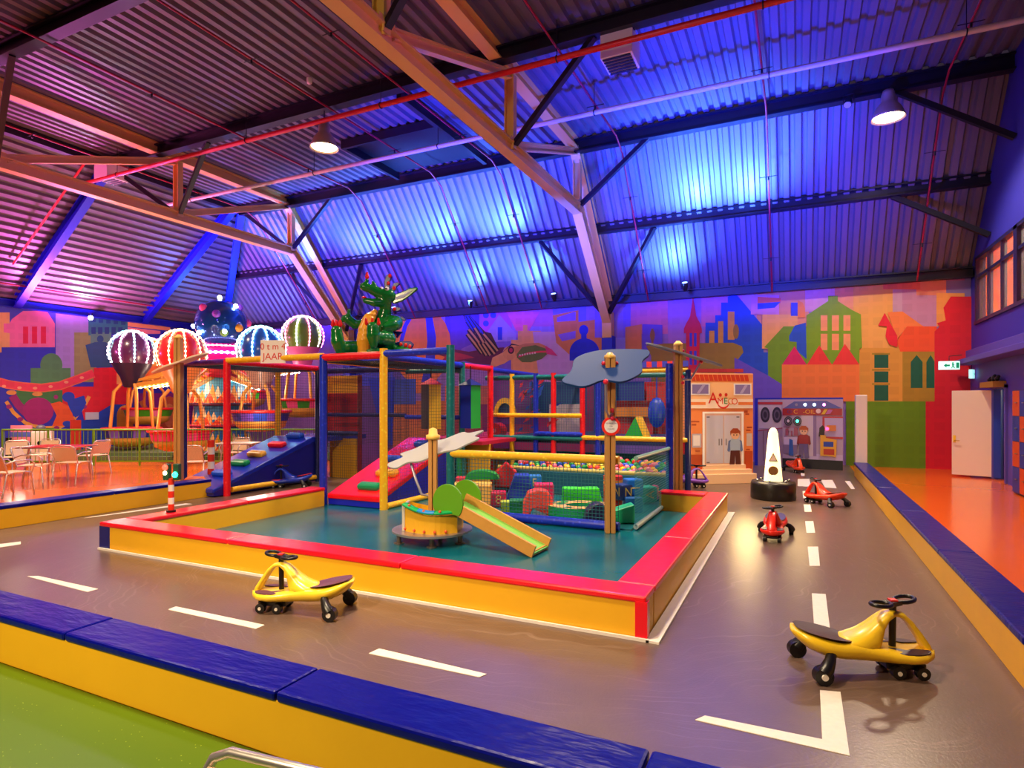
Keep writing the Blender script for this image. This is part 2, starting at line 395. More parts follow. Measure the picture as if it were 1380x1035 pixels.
# houses around the bird
Pq('#C058D8', [(650, 415), (688, 415), (690, 440), (668, 450), (650, 450)]); E('#3058E0', 655, 425, 4, 4); E('#3058E0', 665, 425, 4, 4); E('#3058E0', 655, 436, 4, 4)
Pq('#A494E4', [(655, 462), (655, 450), (673, 424), (696, 450), (696, 462)]); R('#1440D8', 671, 441, 677, 458)
Pq('#F06AB0', [(682, 420), (728, 420), (713, 446), (696, 446)])
Pq('#F4B068', [(689, 505), (689, 458), (698, 458), (698, 446), (705, 446), (705, 438), (711, 438), (711, 446), (717, 446), (729, 446), (729, 505)])
Pq('#D0A8CC', [(718, 447), (752, 447), (752, 456), (757, 456), (785, 483), (762, 520), (728, 520)])
Pq('#7C64D4', [(622, 470), (640, 462), (688, 460), (688, 505), (622, 500)])
Pq('#B08AD0', [(610, 490), (690, 500), (690, 540), (610, 540)]); R('#D87860', 600, 520, 720, 560); R('#8A2868', 640, 545, 720, 640); R('#B03868', 690, 520, 800, 640)
R('#5A3890', 480, 520, 560, 640); R('#E08848', 530, 540, 600, 640); R('#B04858', 600, 560, 650, 640)
# the bird with a big beak
Pq('#4A3028', [(624, 424), (633, 424), (645, 438), (654, 447), (662, 449), (675, 476), (664, 480), (650, 480), (641, 468), (629, 452), (632, 444)])
Pq('#6A2850', [(608, 470), (632, 474), (655, 470), (680, 468), (676, 478), (664, 492), (640, 490), (625, 486), (600, 492), (604, 482), (590, 478)])
Pq('#B03050', [(606, 473), (628, 478), (640, 482), (612, 486), (596, 486)])
Pq('#1A3AC0', [(626, 424), (632, 424), (642, 436), (650, 445), (654, 455), (640, 452), (630, 440)])
for i, (a, b) in enumerate([((630, 450), (650, 476)), ((636, 448), (656, 479)), ((641, 448), (661, 479)), ((646, 450), (667, 477)), ((652, 450), (671, 473)), ((632, 444), (646, 462)), ((640, 442), (652, 462))]):
    Bd('#241828', [a, b], 6.5); Bd('#C8A068', [a, ((a[0] + b[0]) / 2 + .3, (a[1] + b[1]) / 2), b], 2.6)
for a, b in [((628, 426), (640, 446)), ((632, 426), (646, 446)), ((628, 434), (638, 448))]: Bd('#18184A', [a, b], 1.4)
Pq('#F0B070', [(664, 482), (680, 474), (692, 482), (680, 490), (668, 494), (661, 494)]); E('#E8A868', 687, 476, 9, 9.5); E('#3A1030', 689, 472, 4.2, 5); E('#D03060', 689, 472, 2.4, 3)
Pq('#3A2838', [(676, 476), (690, 463), (702, 466), (690, 465)])
Pq('#D89058', [(692, 468), (708, 463), (726, 462), (738, 467), (736, 472), (712, 472), (696, 480)])
Pq('#6A8238', [(697, 477), (704, 468), (722, 465), (736, 470), (738, 477), (730, 484), (716, 488), (704, 488), (697, 482)])
Pq('#E0407A', [(735, 466), (744, 471), (752, 480), (737, 477)]); Bd('#E84050', [(699, 481), (712, 476), (728, 474), (737, 474)], 2.4)
for i in range(7): R('#F0D8C0', 700 + i * 3.4, 477.5 - i * 0.5, 702 + i * 3.4, 479.8 - i * 0.5)
# blue bust and its orange blocks
Pq('#E08A4C', [(745, 425), (780, 418), (780, 434), (802, 431), (802, 455), (816, 453), (816, 480), (770, 480), (750, 462)])
Pq('#8A6CD8', [(751, 428), (776, 420), (776, 432), (751, 434)]); Pq('#8A6CD8', [(752, 451), (776, 446), (776, 456), (758, 460)]); R('#7E6AD8', 802, 418, 816, 455)
E('#0A2CD0', 787, 445, 6.4, 7); R('#0A2CD0', 783.5, 448, 791, 462); E('#0A2CD0', 788, 475, 20, 19, 180, 360); R('#0A2CD0', 768, 474, 808, 486)
R('#A090DC', 830, 455, 843, 480); Pq('#E0884E', [(843, 441), (865, 437), (865, 480), (843, 478)]); Pq('#6450D0', [(866, 437), (893, 438), (893, 470), (866, 476)])
E('#9A6A38', 879.5, 452, 3.4, 8); R('#9A6A38', 878, 443, 881, 470)
# skyline to the right
Pq('#1650CC', [(951, 466), (951, 435), (964, 435), (964, 425), (972, 425), (972, 408), (981, 408), (981, 400), (990, 394), (1029, 440), (1029, 475), (1035, 475), (1035, 508), (990, 482)])
for q in [(956, 446, 963, 464), (968, 433, 975, 463), (981, 420, 990, 458)]: R('#DCA040', *q)
E('#9A7A34', 992, 447, 4, 10)
Pq('#A08030', [(871, 466), (896, 463), (988, 462), (1000, 467), (1002, 475), (995, 484), (995, 530), (878, 530), (878, 480)])
R('#F4B068', 1027, 424, 1075, 470); R('#D08AB8', 1012, 398, 1050, 424); Pq('#E86A50', [(1021, 400), (1052, 402), (1052, 408), (1046, 413), (1021, 415)]); Pq('#2A50D0', [(1021, 409), (1052, 407), (1044, 415), (1021, 417)])
R('#3A4CD0', 1066, 408, 1075, 426); Pq('#F08A40', [(1075, 405), (1082, 408), (1085, 416), (1085, 428), (1075, 428)])
Pq('#6A50CC', [(990, 482), (1035, 506), (1056, 519), (1056, 650), (990, 650)])
Pq('#72A022', [(1030, 468), (1056, 440), (1075, 440), (1087, 440), (1087, 492), (1054, 518), (1035, 506), (1035, 470)])
Pq('#1E54D0', [(1086, 435), (1071, 439), (1063.6, 453), (1063.6, 460), (1073.7, 461), (1073.7, 473), (1087, 484)])
Pq('#7CA81E', [(1087, 425), (1116, 406), (1116, 399), (1129, 399), (1129, 406), (1148, 418), (1160, 424), (1161.6, 469), (1158, 470), (1158, 492), (1087, 492)])
for a, b in [(1106, 1115), (1121, 1130.5), (1136.5, 1146)]:
    R('#F6A070', a, 425, b, 446); R('#F6A070', a, 450, b, 472)
R('#F8823C', 1053.6, 491, 1158.5, 541); R('#F0A048', 1158.5, 471, 1178, 541)
Pq('#E0186A', [(1054, 491.5), (1070.6, 466.7), (1087, 491.5)]); Pq('#F03838', [(1087.5, 491.5), (1104, 465.4), (1121, 491.5)]); Pq('#F03838', [(1121.5, 491.5), (1138.5, 463.4), (1158, 491.5)])
Pq('#E0A040', [(1158, 473), (1163, 469), (1214, 469), (1217, 474), (1217, 541), (1158, 541)])
for a, b in [(478, 496), (500.6, 515.6), (519, 540)]: R('#146048', 1178, a, 1197, b)
for y in (476, 497.5, 516.5): R('#A88820', 1175, y, 1199, y + 2.2)
R('#B08A28', 1216, 473, 1260, 541)
for a, b in [(1227, 1243), (1248, 1259.5)]:
    c = (a + b) / 2; Pq('#146048', [(a, 523), (a, 488), (c, 478.5), (b, 488), (b, 523)])
Pq('#F48444', [(1196, 421), (1216, 420), (1244, 440), (1223, 440), (1208, 458)]); Pq('#F4562A', [(1208, 460), (1222, 440), (1262, 440), (1260, 474), (1213, 474)])
Pq('#E81C38', [(1192, 422), (1183, 439), (1195, 440), (1193, 453), (1198, 464), (1209, 468), (1209, 453), (1202, 440)])
Pq('#DC1430', [(1259, 541), (1259, 447), (1266, 440), (1262, 436), (1274, 432), (1271, 415), (1281, 400), (1312, 400), (1312, 640), (1247, 640), (1247, 541)])
R('#66940F', 1140, 541, 1247, 640)
# church tower in red
Pq('#DC1444', [(934, 398), (938.5, 426), (941, 431), (944, 436), (946, 443), (946, 449), (943, 449), (943, 530), (925, 530), (925, 449), (922, 449), (922, 443), (925, 436), (928, 431), (930.5, 426)])
for x in (929.5, 935.5): R('#3C3CD0', x, 449, x + 3.6, 467); R('#3C3CD0', x, 473, x + 3.6, 492)
R('#E03A30', 868, 497, 1002, 502)
obj('mural', Mu.mb, MURAL, wb)
wl = struct('wall_left', MB().box(XL - .2, YF, -0.2, XL, YB + .2, ZE + 0.15), mat('wall_plaster', '#8A78B8', 0.7), 'left wall with a city mural behind the balloon ride', 'wall')
Mu = Mural(lambda x, y: onX(x, y, XL), (0.0003, 0, 0)); R, Pq, E, Bd = Mu.rect, Mu.poly, Mu.ell, Mu.band
R('#2A34C4', -10, 414, 318, 640); R('#4A54C8', -10, 406, 75, 440)
R('#F0C070', -10, 421, 13, 475); Pq('#F47CA8', [(5, 448), (5, 436), (13, 436), (16, 430), (31, 419), (63, 419), (74, 436), (74, 468), (30, 468), (30, 476), (13, 476), (13, 449)])
for a in (31, 43, 55): R('#E81848', a, 440, a + 7, 463)
R('#A898DC', 75, 411, 119, 508); R('#98A060', 100, 448, 130, 515); R('#2E8090', 119, 417, 172, 452); R('#5A9A8A', 122, 448, 150, 470)
for i in range(5):
    R('#1A5088', 123 + i * 10, 427 + i, 129 + i * 10, 434 + i); R('#1A4888', 123 + i * 9, 441, 129 + i * 9, 450)
Pq('#F4B078', [(172, 427), (228, 436), (230, 446), (172, 440)]); Pq('#F4A0A0', [(172, 441), (216, 446), (216, 456), (172, 450)]); R('#2838CC', 150, 450, 320, 520)
R('#F0B060', 205, 464, 216, 480); R('#E8C0C0', 198, 480, 210, 500)
E('#185888', 135, 457, 4.5, 5); Pq('#185888', [(115, 465), (128, 461), (142, 461), (152, 466), (148, 495), (122, 495)])
R('#2A34C4', 2, 468, 73, 520); E('#55A060', 69, 492, 15, 16); R('#55A060', 41, 496, 95, 520)
Pq('#E01830', [(126, 496), (158, 495), (160, 520), (178, 520), (176, 545), (150, 545), (135, 566), (113, 566), (110, 552), (83, 545), (83, 521), (126, 521)])
R('#F0B860', 157, 503, 165, 518)
R('#3C8844', 22, 526, 84, 548)
cur = [(-4, 514), (10, 518), (30, 521), (55, 523), (80, 520), (105, 511), (126, 503)]
Bd('#F07848', cur, 12); Bd('#F04058', cur, 9)
for i in range(6): E('#F8B080', 5 + i * 21, 518 + (2.5, 4.5, 5, 3, -3, -9)[i], 3, 1.8)
Bd('#E8B040', [(8, 541), (18, 556), (34, 570), (56, 577), (80, 576), (100, 564), (114, 546), (120, 534)], 5)
for a in [(12, 548), (27, 565), (52, 577), (76, 577), (97, 567), (113, 548)]: E('#9A1C78', a[0], a[1], 4, 3)
Bd('#9A1C78', [(16, 533), (24, 545), (34, 556)], 11); E('#A81C78', 51, 554, 21, 18.5); Pq('#EE6424', [(68, 544), (80, 541), (94, 548), (100, 566), (92, 574), (70, 574), (76, 560)])
E('#1A48C8', 92, 535, 8.5, 7); Pq('#1A48C8', [(86, 531), (100, 537), (113, 533), (116, 543), (108, 559), (101, 563), (94, 552)]); E('#1A48C8', 90, 571, 6, 4)
E('#E8A850', 15, 529, 7, 3.2); E('#E8A850', 50, 531, 7, 3); E('#9A1C78', 75, 535, 3, 3)
R('#3C8814', 42, 577, 73, 640); R('#DC3A18', 94, 566, 109, 640); R('#1448C0', 109, 566, 320, 640)
Pq('#1448C0', [(109, 570), (150, 545), (168, 545), (168, 600), (109, 600)])
E('#D89830', 168, 560, 11, 14); R('#D89830', 157, 560, 179, 590); R('#8C1C80', 180, 530, 245, 577)
E('#C86428', 228, 560, 14, 26); E('#E09A48', 228, 560, 8, 16); Bd('#D08838', [(190, 540), (196, 552), (205, 553)], 7); R('#7A1C88', 240, 520, 318, 600)
obj('mural', Mu.mb, MURAL, wl)
obj('picture_frame', MB().bar(onX(124, 555.5, XL + 0.03), onX(124, 565.5, XL + 0.03), 0.45, 0.03, 0, Vector((1, 0, 0))), mat('card_print', '#C8D8E0', 0.5), label='small pale framed notice on the red and blue mural', cat='notice', loc=onX(124, 565.5, XL + 0.02))
# right wall with gallery windows
WB = mat('blue_wall', '#2A28A8', 0.6, var=0.06, vscale=1)
WV = mat('violet_wall', '#5A4CB0', 0.6)
mb = MB()
def roof_z(y): return ZR if y < YH else ZR - (ZR - ZE) * (y - YH) / (YB - YH)
DY0, DY1, DH = 15.75, 16.65, 2.0
mb.box(XR, YF, -0.2, XR + .2, DY0, 3.6); mb.box(XR, DY0, DH, XR + .2, DY1, 3.6); mb.box(XR, DY1, -0.2, XR + .2, YB, 3.6)
mb.box(XR, YF, 3.6, XR + .2, 9.0, 5.25); mb.box(XR, 18.25, 3.6, XR + .2, YB, 5.0)
mb.prism([(XR, YF, 5.25), (XR, YF, ZR + .1), (XR, YH, ZR + .1), (XR, YB, ZE + .1), (XR, YB, 4.8), (XR, 18.25, 4.8), (XR, 18.25, 5.25)], (0.2, 0, 0))
wr = struct('wall_right', mb, WB, 'dark blue right wall with gallery windows and painted stars', 'wall')
mb = MB()
for i in range(46):
    px, py = random.uniform(1318, 1378), random.uniform(95, 300)
    if py < 545 - 0.9 * (1380 - px) * 2.2 - 150: continue
    c = onX(px, py, XR - 0.004); r = random.choice((0.03, 0.04, 0.07, 0.11))
    pts = []
    for k in range(8):
        a = math.pi * k / 4; q = r if k % 2 == 0 else r * 0.3
        pts.append(c + Vector((0, q * math.cos(a), q * math.sin(a))))
    mb.add(pts, [tuple(range(8))])
obj('star_pattern', mb, mat('star_paint', '#E8B890', 0.6), wr)
mb = MB(); mb.box(XR - .12, 5, 2.72, XR + 0.02, YB - .05, 3.0); mb.box(XR - .42, 5, 2.62, XR + .02, YB - .3, 2.74)
struct('trim_1', mb, WV, 'blue violet ledge below the gallery windows', 'ledge', bev=0.01)
mb = MB(); mb.box(XR - .02, 14.0, -0.01, XR + 0.01, DY0 - .1, 2.62); mb.box(XR - .02, DY0 - .1, DH + .06, XR + .01, DY1 + .05, 2.62); mb.box(XR - .02, DY1 + .05, -0.01, XR + .01, YB, 2.62)
struct('trim_2', mb, WV, 'violet painted lower part of the right wall', 'wall panel')
# gallery room behind the windows
GAL = mat('gallery_wall', '#E89A40', 0.7)
mb = MB(); mb.box(XR + 1.6, 8.9, 3.4, XR + 1.7, 18.4, 5.5); mb.box(XR + .2, 8.9, 3.4, XR + 1.7, 18.4, 3.5); mb.box(XR + .2, 8.9, 5.4, XR + 1.7, 18.4, 5.5); mb.box(XR + .2, 18.3, 3.4, XR + 1.7, 18.4, 5.5)
for i in range(6): mb.box(XR + 1.3, 10 + i * 1.5, 3.5, XR + 1.62, 10.5 + i * 1.5, 5.4, 1)
struct('wall_gallery', mb, [GAL, mat('gallery_red', '#E03020', 0.6)], 'orange lit gallery room seen through the upper windows', 'gallery room')
GLASS = mat('window_glass', '#FFFFFF', 0.02, alpha=0.12)
FRM = mat('window_frame_paint', '#1C1A50', 0.45)
ys = [9.0, 12.2, 15.2, 18.25]
for i in range(3):
    w = thing('window_%d' % (i + 1), ('blue framed gallery window nearest the camera', 'blue framed gallery window between the other two', 'blue framed gallery window nearest the back wall')[i], 'window', (XR, (ys[i] + ys[i + 1]) / 2, 3.6), kind='structure')
    mb = MB(); a, b = ys[i], ys[i + 1]
    mb.box(XR - .02, a, 3.6, XR + .12, a + .12, 5.25); mb.box(XR - .02, b - .1, 3.6, XR + .12, b, 5.25); mb.box(XR - .04, a, 3.6, XR + .12, b, 3.68); mb.box(XR - .02, a, 5.17, XR + .12, b, 5.25)
    for k in (1, 2): y = a + (b - a) * k / 3; mb.box(XR, y - .035, 3.68, XR + .1, y + .035, 5.17)
    mb.box(XR, a + .1, 4.72, XR + .1, b - .1, 4.79)
    obj('window_frame', mb, FRM, w); obj('pane', MB().box(XR + .05, a + .1, 3.68, XR + .056, b - .1, 5.2), GLASS, w)
# doorway and its open door
dr = thing('door_1', 'open white door leaf standing out from the right wall', 'door', (XR - .02, DY0, 0), kind='structure')
p, q = gp(1283, 641), gp(1338, 645); p.z = q.z = 0
leaf_len = 0.95; dirv = (p - q).normalized(); q2 = Vector((XR - .05, DY0, 0)); q2 = q
mb = MB(); mb.bar(q + Vector((0, 0, 1.0)), p + Vector((0, 0, 1.0)), 0.05, 1.93, 0)
obj('door_leaf', mb, mat('door_white', '#F2DCC4', 0.45), dr, bev=0.004)
hp = p.lerp(q, 0.07) + Vector((0, 0, .82)); nn = Vector((dirv.y, -dirv.x, 0)) * (1 if Vector((dirv.y, -dirv.x, 0)).y < 0 else -1)
mb = MB(); mb.bar(hp + nn * .03 + Vector((0, 0, -.05)), hp + nn * .03 + Vector((0, 0, .12)), 0.05, 0.012, 0, nn); mb.tube([hp + nn * .03, hp + nn * .07, hp + nn * .07 - dirv * .11], 0.009, 8)
obj('door_handle', mb, mat('brass', '#D8A840', 0.3, metal=0.9), dr)
mb = MB(); mb.box(XR - .06, DY0 - .08, 0, XR + .02, DY0, DH + .06); mb.box(XR - .06, DY1, 0, XR + .02, DY1 + .08, DH + .06); mb.box(XR - .06, DY0 - .08, DH, XR + .02, DY1 + .08, DH + .08)
obj('door_frame', mb, WV, dr)
mb = MB(); mb.box(XR + .2, DY0 - .4, 0, XR + 2.1, DY0 - .35, 2.3); mb.box(XR + .2, DY1 + .35, 0, XR + 2.1, DY1 + .4, 2.3); mb.box(XR + 2.0, DY0 - .4, 0, XR + 2.1, DY1 + .4, 2.3); mb.box(XR + .2, DY0 - .4, 2.3, XR + 2.1, DY1 + .4, 2.35)
struct('wall_corridor', mb, mat('corridor_paint', '#E8DCA8', 0.6), 'pale corridor behind the open white door', 'corridor')
obj('door_panel', MB().bar(gp(1340, 645.5) + Vector((0, 0, 1.0)), gp(1350, 647) + Vector((0, 0, 1.0)), .04, 1.93), mat('door_blue', '#1440A0', 0.4), dr)
mb = MB(); mb.box(XR - .25, 15.75, 2.02, XR - .02, 16.75, 2.14)
sh = obj('wall_shelf', mb, mat('shelf_wood', '#A87830', 0.5), label='brown box shelf above the open white door', cat='shelf', loc=(XR - .13, 16.25, 2.02))
for k, (y, hgt) in enumerate([(15.95, .12), (16.2, .15), (16.5, .1)]):
    mb = MB(); c = Vector((XR - .13, y, 2.14)); mb.sph(c + Vector((0, 0, hgt * .45)), (.05, .09, hgt * .45), 8); mb.sph(c + Vector((0, -.09, hgt * .8)), .04, 8)
    obj('ornament', mb, BLACK, label=('small black ornament nearest the camera on the shelf over the door', 'small black ornament in the middle on the shelf over the door', 'small black ornament farthest along the shelf over the door')[k], cat='ornament', group='black ornaments on the door shelf', loc=(XR - .13, y, 2.14))
# ================================================================= ROOF STEEL
TZ0, TZ1 = 6.95, 8.62
def truss(xt, label):
    t = thing('roof_truss', label, 'roof truss', (xt, YB - .4, 0), kind='structure')
    mb = MB(); mb.ibeam((xt, YF, TZ0), (xt, 15.6, TZ0), .24, .24, .035); obj('bottom_chord', mb, CREAM, t)
    mb = MB(); mb.ibeam((xt, YF, TZ1), (xt, 15.3, TZ1), .26, .26, .035); mb.ibeam((xt, 15.3, TZ1), (xt, 18.55, 5.0), .26, .26, .035); obj('top_chord', mb, CREAM, t)
    mb = MB(); mb.ibeam((xt, 15.55, TZ0), (xt, 18.35, 4.3), .26, .26, .035); obj('knee_beam', mb, CREAM, t)
    mb = MB(); mb.bar((xt, 18.4, 4.55), (xt, 18.45, 3.75), .34, .3); obj('column_head', mb, CREAM, t, bev=.01)
    mb = MB(); mb.box(xt - .17, 18.3, 0, xt + .17, 18.69, 3.8); obj('column_base', mb, BLUE_P, t)
    for y in (-1.6, 2.7, 7.0, 11.3, 15.5):
        mb = MB(); mb.ibeam((xt, y, TZ0), (xt, y, TZ1), .16, .18, .03); mb.box(xt - .1, y - .18, TZ0 + .1, xt + .1, y + .18, TZ0 + .22); obj('truss_post', mb, CREAM, t)
        if y > -1:
            mb = MB(); mb.ibeam((xt, y - 4.1, TZ0 + .12), (xt, y - .1, TZ1 - .15), .14, .15, .03); obj('truss_diagonal', mb, CREAM, t)
BLUE_P = mat('blue_column_paint', '#1030C0', 0.5)
truss(-5.4, 'cream steel roof truss whose leg lands behind the blue cloud canopy')
truss(-15.8, 'cream steel roof truss passing over the balloon ride')
def purlin(p, q, w, h, label): return struct('roof_beam', MB().ibeam(p, q, w, h, .035), DARK, label, 'roof beam')
purlin((XH, 15.3, 8.55), (XR, 15.3, 8.55), .22, .3, 'dark roof beam along the bend between flat and steep decking')
purlin((XH, 10.7, 8.58), (XR, 10.7, 8.58), .22, .26, 'dark roof beam under the flat decking, second from the bend')
purlin((XH, 6.4, 8.58), (XR, 6.4, 8.58), .22, .26, 'dark roof beam under the flat decking, third from the bend')
purlin((XH, 2.1, 8.58), (XR, 2.1, 8.58), .22, .26, 'dark roof beam under the flat decking nearest the camera')
purlin((-20.6, 17.0, 6.78), (XR, 17.0, 6.78), .2, .24, 'dark roof beam halfway down the steep blue decking')
purlin((XL, 18.5, 4.95), (XR, 18.5, 4.95), .2, .22, 'dark eaves beam along the top of the long mural')
purlin((XH, YF, 8.6), (XH, 15.3, 8.6), .2, .24, 'dark roof beam along the top of the pink lit slope')
BLB = mat('blue_steel', '#0614B4', 0.45)
def rafter(p, q, label): return struct('roof_rafter', MB().ibeam(p, q, .22, .28, .035), BLB, label, 'roof beam')
for y, lab in ((10.7, 'blue rafter down the pink lit slope, left one of two in view'), (14.9, 'blue rafter down the pink lit slope, right one of two in view')):
    fx = -1 if y < YH else 0
    rafter((XL + .15, y, ZE - .02), (XH, y, ZR - .22), lab)
rafter((XL + .25, YB - .25, ZE), (XH, YH, ZR - .2), 'blue hip rafter rising from the far corner')
struct('roof_rafter', MB().ibeam((XL + .12, YF, 4.9), (XL + .12, YB - .2, 4.9), .2, .22, .03), BLB, 'blue eaves beam along the top of the left mural', 'roof beam')
# braces from the lower chords up to the beams
def brace(p, q, label): return struct('roof_brace', MB().bar(p, q, .11, .11), DARK, label, 'roof brace')
for xt, nm in ((-5.4, 'middle truss'), (-15.8, 'far left truss')):
    for y, where in ((7.0, 'nearest the camera'), (11.3, 'at its second post'), (15.5, 'at the roof bend')):
        yt = {7.0: 6.4, 11.3: 10.7, 15.5: 15.3}[y]
        brace((xt + .1, y, TZ0 + .1), (xt + 2.0, yt, 8.45), 'dark steel brace on the right of the %s %s' % (nm, where))
        if xt < -10 or y < 8: brace((xt - .1, y, TZ0 + .1), (xt - 2.0, yt, 8.45), 'dark steel brace on the left of the %s %s' % (nm, where))
    brace((xt + .1, 18.2, 4.5), (xt + 1.75, 17.05, 6.65), 'dark steel brace from the foot of the %s, right' % nm)
    brace((xt - .1, 18.2, 4.5), (xt - 1.75, 17.05, 6.65), 'dark steel brace from the foot of the %s, left' % nm)
brace((XR - .02, 15.2, 7.0), (XR - 2.1, 15.3, 8.45), 'dark steel brace from the right wall to the bend beam')
brace((XR - .02, 17.0, 5.5), (XR - 1.9, 17.0, 6.65), 'dark steel brace from the right wall to the lower beam')
# dark hatch in the flat decking
hx0, hx1 = onY(525, 215, 14.6).x, onY(640, 200, 14.6).x
mb = MB(); mb.box(hx0 - .1, 12.6, 8.5, hx0, 15.1, 8.72); mb.box(hx1, 11.0, 8.46, hx1 + .12, 15.1, 8.72); mb.box(hx0, 12.6, 8.5, hx1, 12.7, 8.72); mb.box(hx0, 12.7, 8.70, hx1, 15.0, 8.74)
struct('ceiling_hatch', mb, DARK, 'dark framed hatch in the flat decking left of the middle truss', 'roof hatch')
# pipes
PIPE = mat('red_pipe', '#D01818', 0.35); WPIPE = mat('white_pipe', '#D8C8C0', 0.4); BPIPE = mat('thin_red_pipe', '#A01430', 0.4)
def pipe(pts, r, m, label, parts=()):
    o = obj('pipe', MB().tube(pts, r, 8), m, label=label, cat='pipe', loc=pts[0]); return o
o = pipe([(-22, 10.35, 8.0), (XR - .02, 10.35, 8.0)], .055, PIPE, 'red sprinkler main under the roof from side to side')
o2 = pipe([(-20, 12.6, 8.0), (XR - .02, 12.6, 8.0)], .055, WPIPE, 'white pipe running across under the roof beside the red main')
for main in (o, o2):
    mb = MB(); y = 10.35 if main is o else 12.6
    for x in (-17, -12, -8, -4, -0.5, 2.6): mb.cyl((x, y, 8.0), (x, y, 8.72), .008, n=6); mb.torus((x, y, 8.0), .06, .012, (1, 0, 0), 12, 6)
    obj('pipe_hanger', mb, DARK, main, world=True)
for x, lab in ((-0.65, 'second from the right wall'), (2.75, 'nearest the right wall'), (-4.1, 'just right of the middle truss'), (-7.6, 'just left of the middle truss'), (-9.6, 'left of the hatch'), (-12.6, 'between the two trusses near the left one'), (-17.2, 'over the balloon ride')):
    pts = [(x, 2, 8.37), (x, 14.7, 8.37), (x, 15.3, 8.15), (x, 17.0, 6.3), (x, 18.3, 4.8)]
    p = pipe(pts, .022, BPIPE, 'thin red sprinkler branch pipe ' + lab)
    for y, z in ((4, 8.37), (8.4, 8.37), (13, 8.37), (16.1, 7.28), (17.6, 5.6)):
        mb = MB(); mb.bar((x - .2, y, z - .02), (x + .2, y, z - .02), .012, .012); mb.cyl((x, y, z), (x, y, z - .1), .02, n=8)
        obj('sprinkler_head', mb, DARK, p)
for y in (6.5, 9.0): pipe([(XL + 1.5, y + 1, 5.9), (XH + .2, y + 1, 8.4)], .03, PIPE, 'red pipe down the pink lit slope ' + ('nearest the camera' if y < 7 else 'beside the blue rafter'))
pipe([(XL + .8, 2, 5.4), (XL + .8, 17.5, 5.4)], .022, BPIPE, 'thin red pipe along the foot of the pink lit slope')
# lamps
LENS = mat('lamp_lens', '#FFF0D0', 0.3, emit='#FFD9A0', es=22)
HOUS = mat('lamp_housing', '#B8A898', 0.4, metal=0.4)
def high_bay(loc, top, label):
    x, y, z = loc; t = thing('high_bay_lamp', label, 'ceiling lamp', loc)
    obj('lamp_housing', MB().lathe((x, y, z), [(0, .62), (.1, .6), (.13, .5), (.13, .34), (.2, .28)], 20), HOUS, t)
    obj('lamp_shade', MB().lathe((x, y, z), [(.15, .34), (.24, .22), (.31, .06), (.33, 0), (.32, 0), (.23, .2), (.14, .32)], 24), HOUS, t)
    obj('lamp_lens', MB().lathe((x, y, z + .03), [(0, -.03), (.16, -.02), (.28, 0), (.28, .03), (0, .05)], 24), LENS, t)
    obj('lamp_cord', MB().cyl((x, y, z + .6), (x, y, top), .012, n=6), BLACK, t)
    return t
L1 = onY(437, 200, 10.7); L2 = onY(1197, 160, 15.0)
high_bay((L1.x, 10.7, L1.z), 8.46, 'glowing high bay lamp hanging over the play frame side')
high_bay((L2.x, 15.0, L2.z), 8.4, 'glowing high bay lamp hanging near the right wall')
def heater(c, label):
    t = thing('unit_heater', label, 'heater', c); x, y, z = c
    mb = MB(); mb.box(x - .3, y - .3, z - .25, x + .3, y + .3, z + .25); obj('heater_case', mb, WHITE, t, bev=.015)
    mb = MB()
    for i in range(6): mb.bar((x - .26, y - .26 + i * .1, z - .27), (x + .26, y - .26 + i * .1, z - .27), .05, .012)
    obj('louvre', mb, DARK, t)
    mb = MB()
    for dx in (-.2, .2): mb.cyl((x + dx, y, z + .25), (x + dx, y, 8.72), .012, n=6)
    obj('hanger_rod', mb, DARK, t)
c = onY(836, 68, 11.0); heater(tuple(c), 'white box heater hanging right of the middle truss')
c = onY(150, 232, 10.6); heater(tuple(c), 'white box heater hanging in the far left bay')
def spot(p, aim, label, m=BLACK, lens='#7898FF', es=8):
    t = thing('spot_lamp', label, 'spotlight', p); p = Vector(p); d = (Vector(aim) - p).normalized()
    obj('spot_body', MB().tube([p - d * .12, p, p + d * .12], [.05, .075, .085], 12), m, t)
    obj('spot_lens', MB().cyl(p + d * .118, p + d * .128, .072, n=14), mat('spot_lens_' + lens[1:], lens, .3, emit=lens, es=es), t)
    obj('spot_bracket', MB().tube([p + Vector((-.1, 0, 0)), p + Vector((-.1, 0, .16)), p + Vector((.1, 0, .16)), p + Vector((.1, 0, 0))], .01, 6), DARK, t)
def lt(kind, name, loc, col, power, aim=None, size=0.3, angle=80, blend=0.9):
    l = bpy.data.lights.new(name, kind); l.color = col; l.energy = power
    if kind == 'AREA': l.size = size; l.spread = math.radians(115)
    else: l.shadow_soft_size = size
    if kind == 'SPOT': l.spot_size = math.radians(angle); l.spot_blend = blend
    o = bpy.data.objects.new(name, l); COL.objects.link(o); o.location = loc
    if aim is not None: o.rotation_euler = (Vector(aim) - Vector(loc)).to_track_quat('-Z', 'Y').to_euler()
    return o
spots = [((-9.9, 17.6, 5.0), (-9.6, 16.6, 7.2), 'spotlight on the eaves beam behind the dragon statue'), ((-6.9, 17.6, 5.0), (-6.9, 16.6, 7.2), 'spotlight on the eaves beam left of the truss foot'),
         ((-2.9, 17.6, 5.0), (-2.9, 16.6, 7.2), 'spotlight on the eaves beam above the red church tower'), ((-13, 17.6, 5.0), (-13, 16.6, 7.2), 'spotlight on the eaves beam right of the balloon ride')]
for p, a, lab in spots: spot(p, a, lab)
spot((1.0, 15.0, 8.25), (0, 12, 4), 'small spotlight under the bend beam left of the bright lamp', es=0.3, lens='#9080A0')
spot((-6.2, 13.0, 8.2), (-6.2, 10, 4), 'small spotlight under the flat decking near the middle truss', es=0.3, lens='#9080A0')
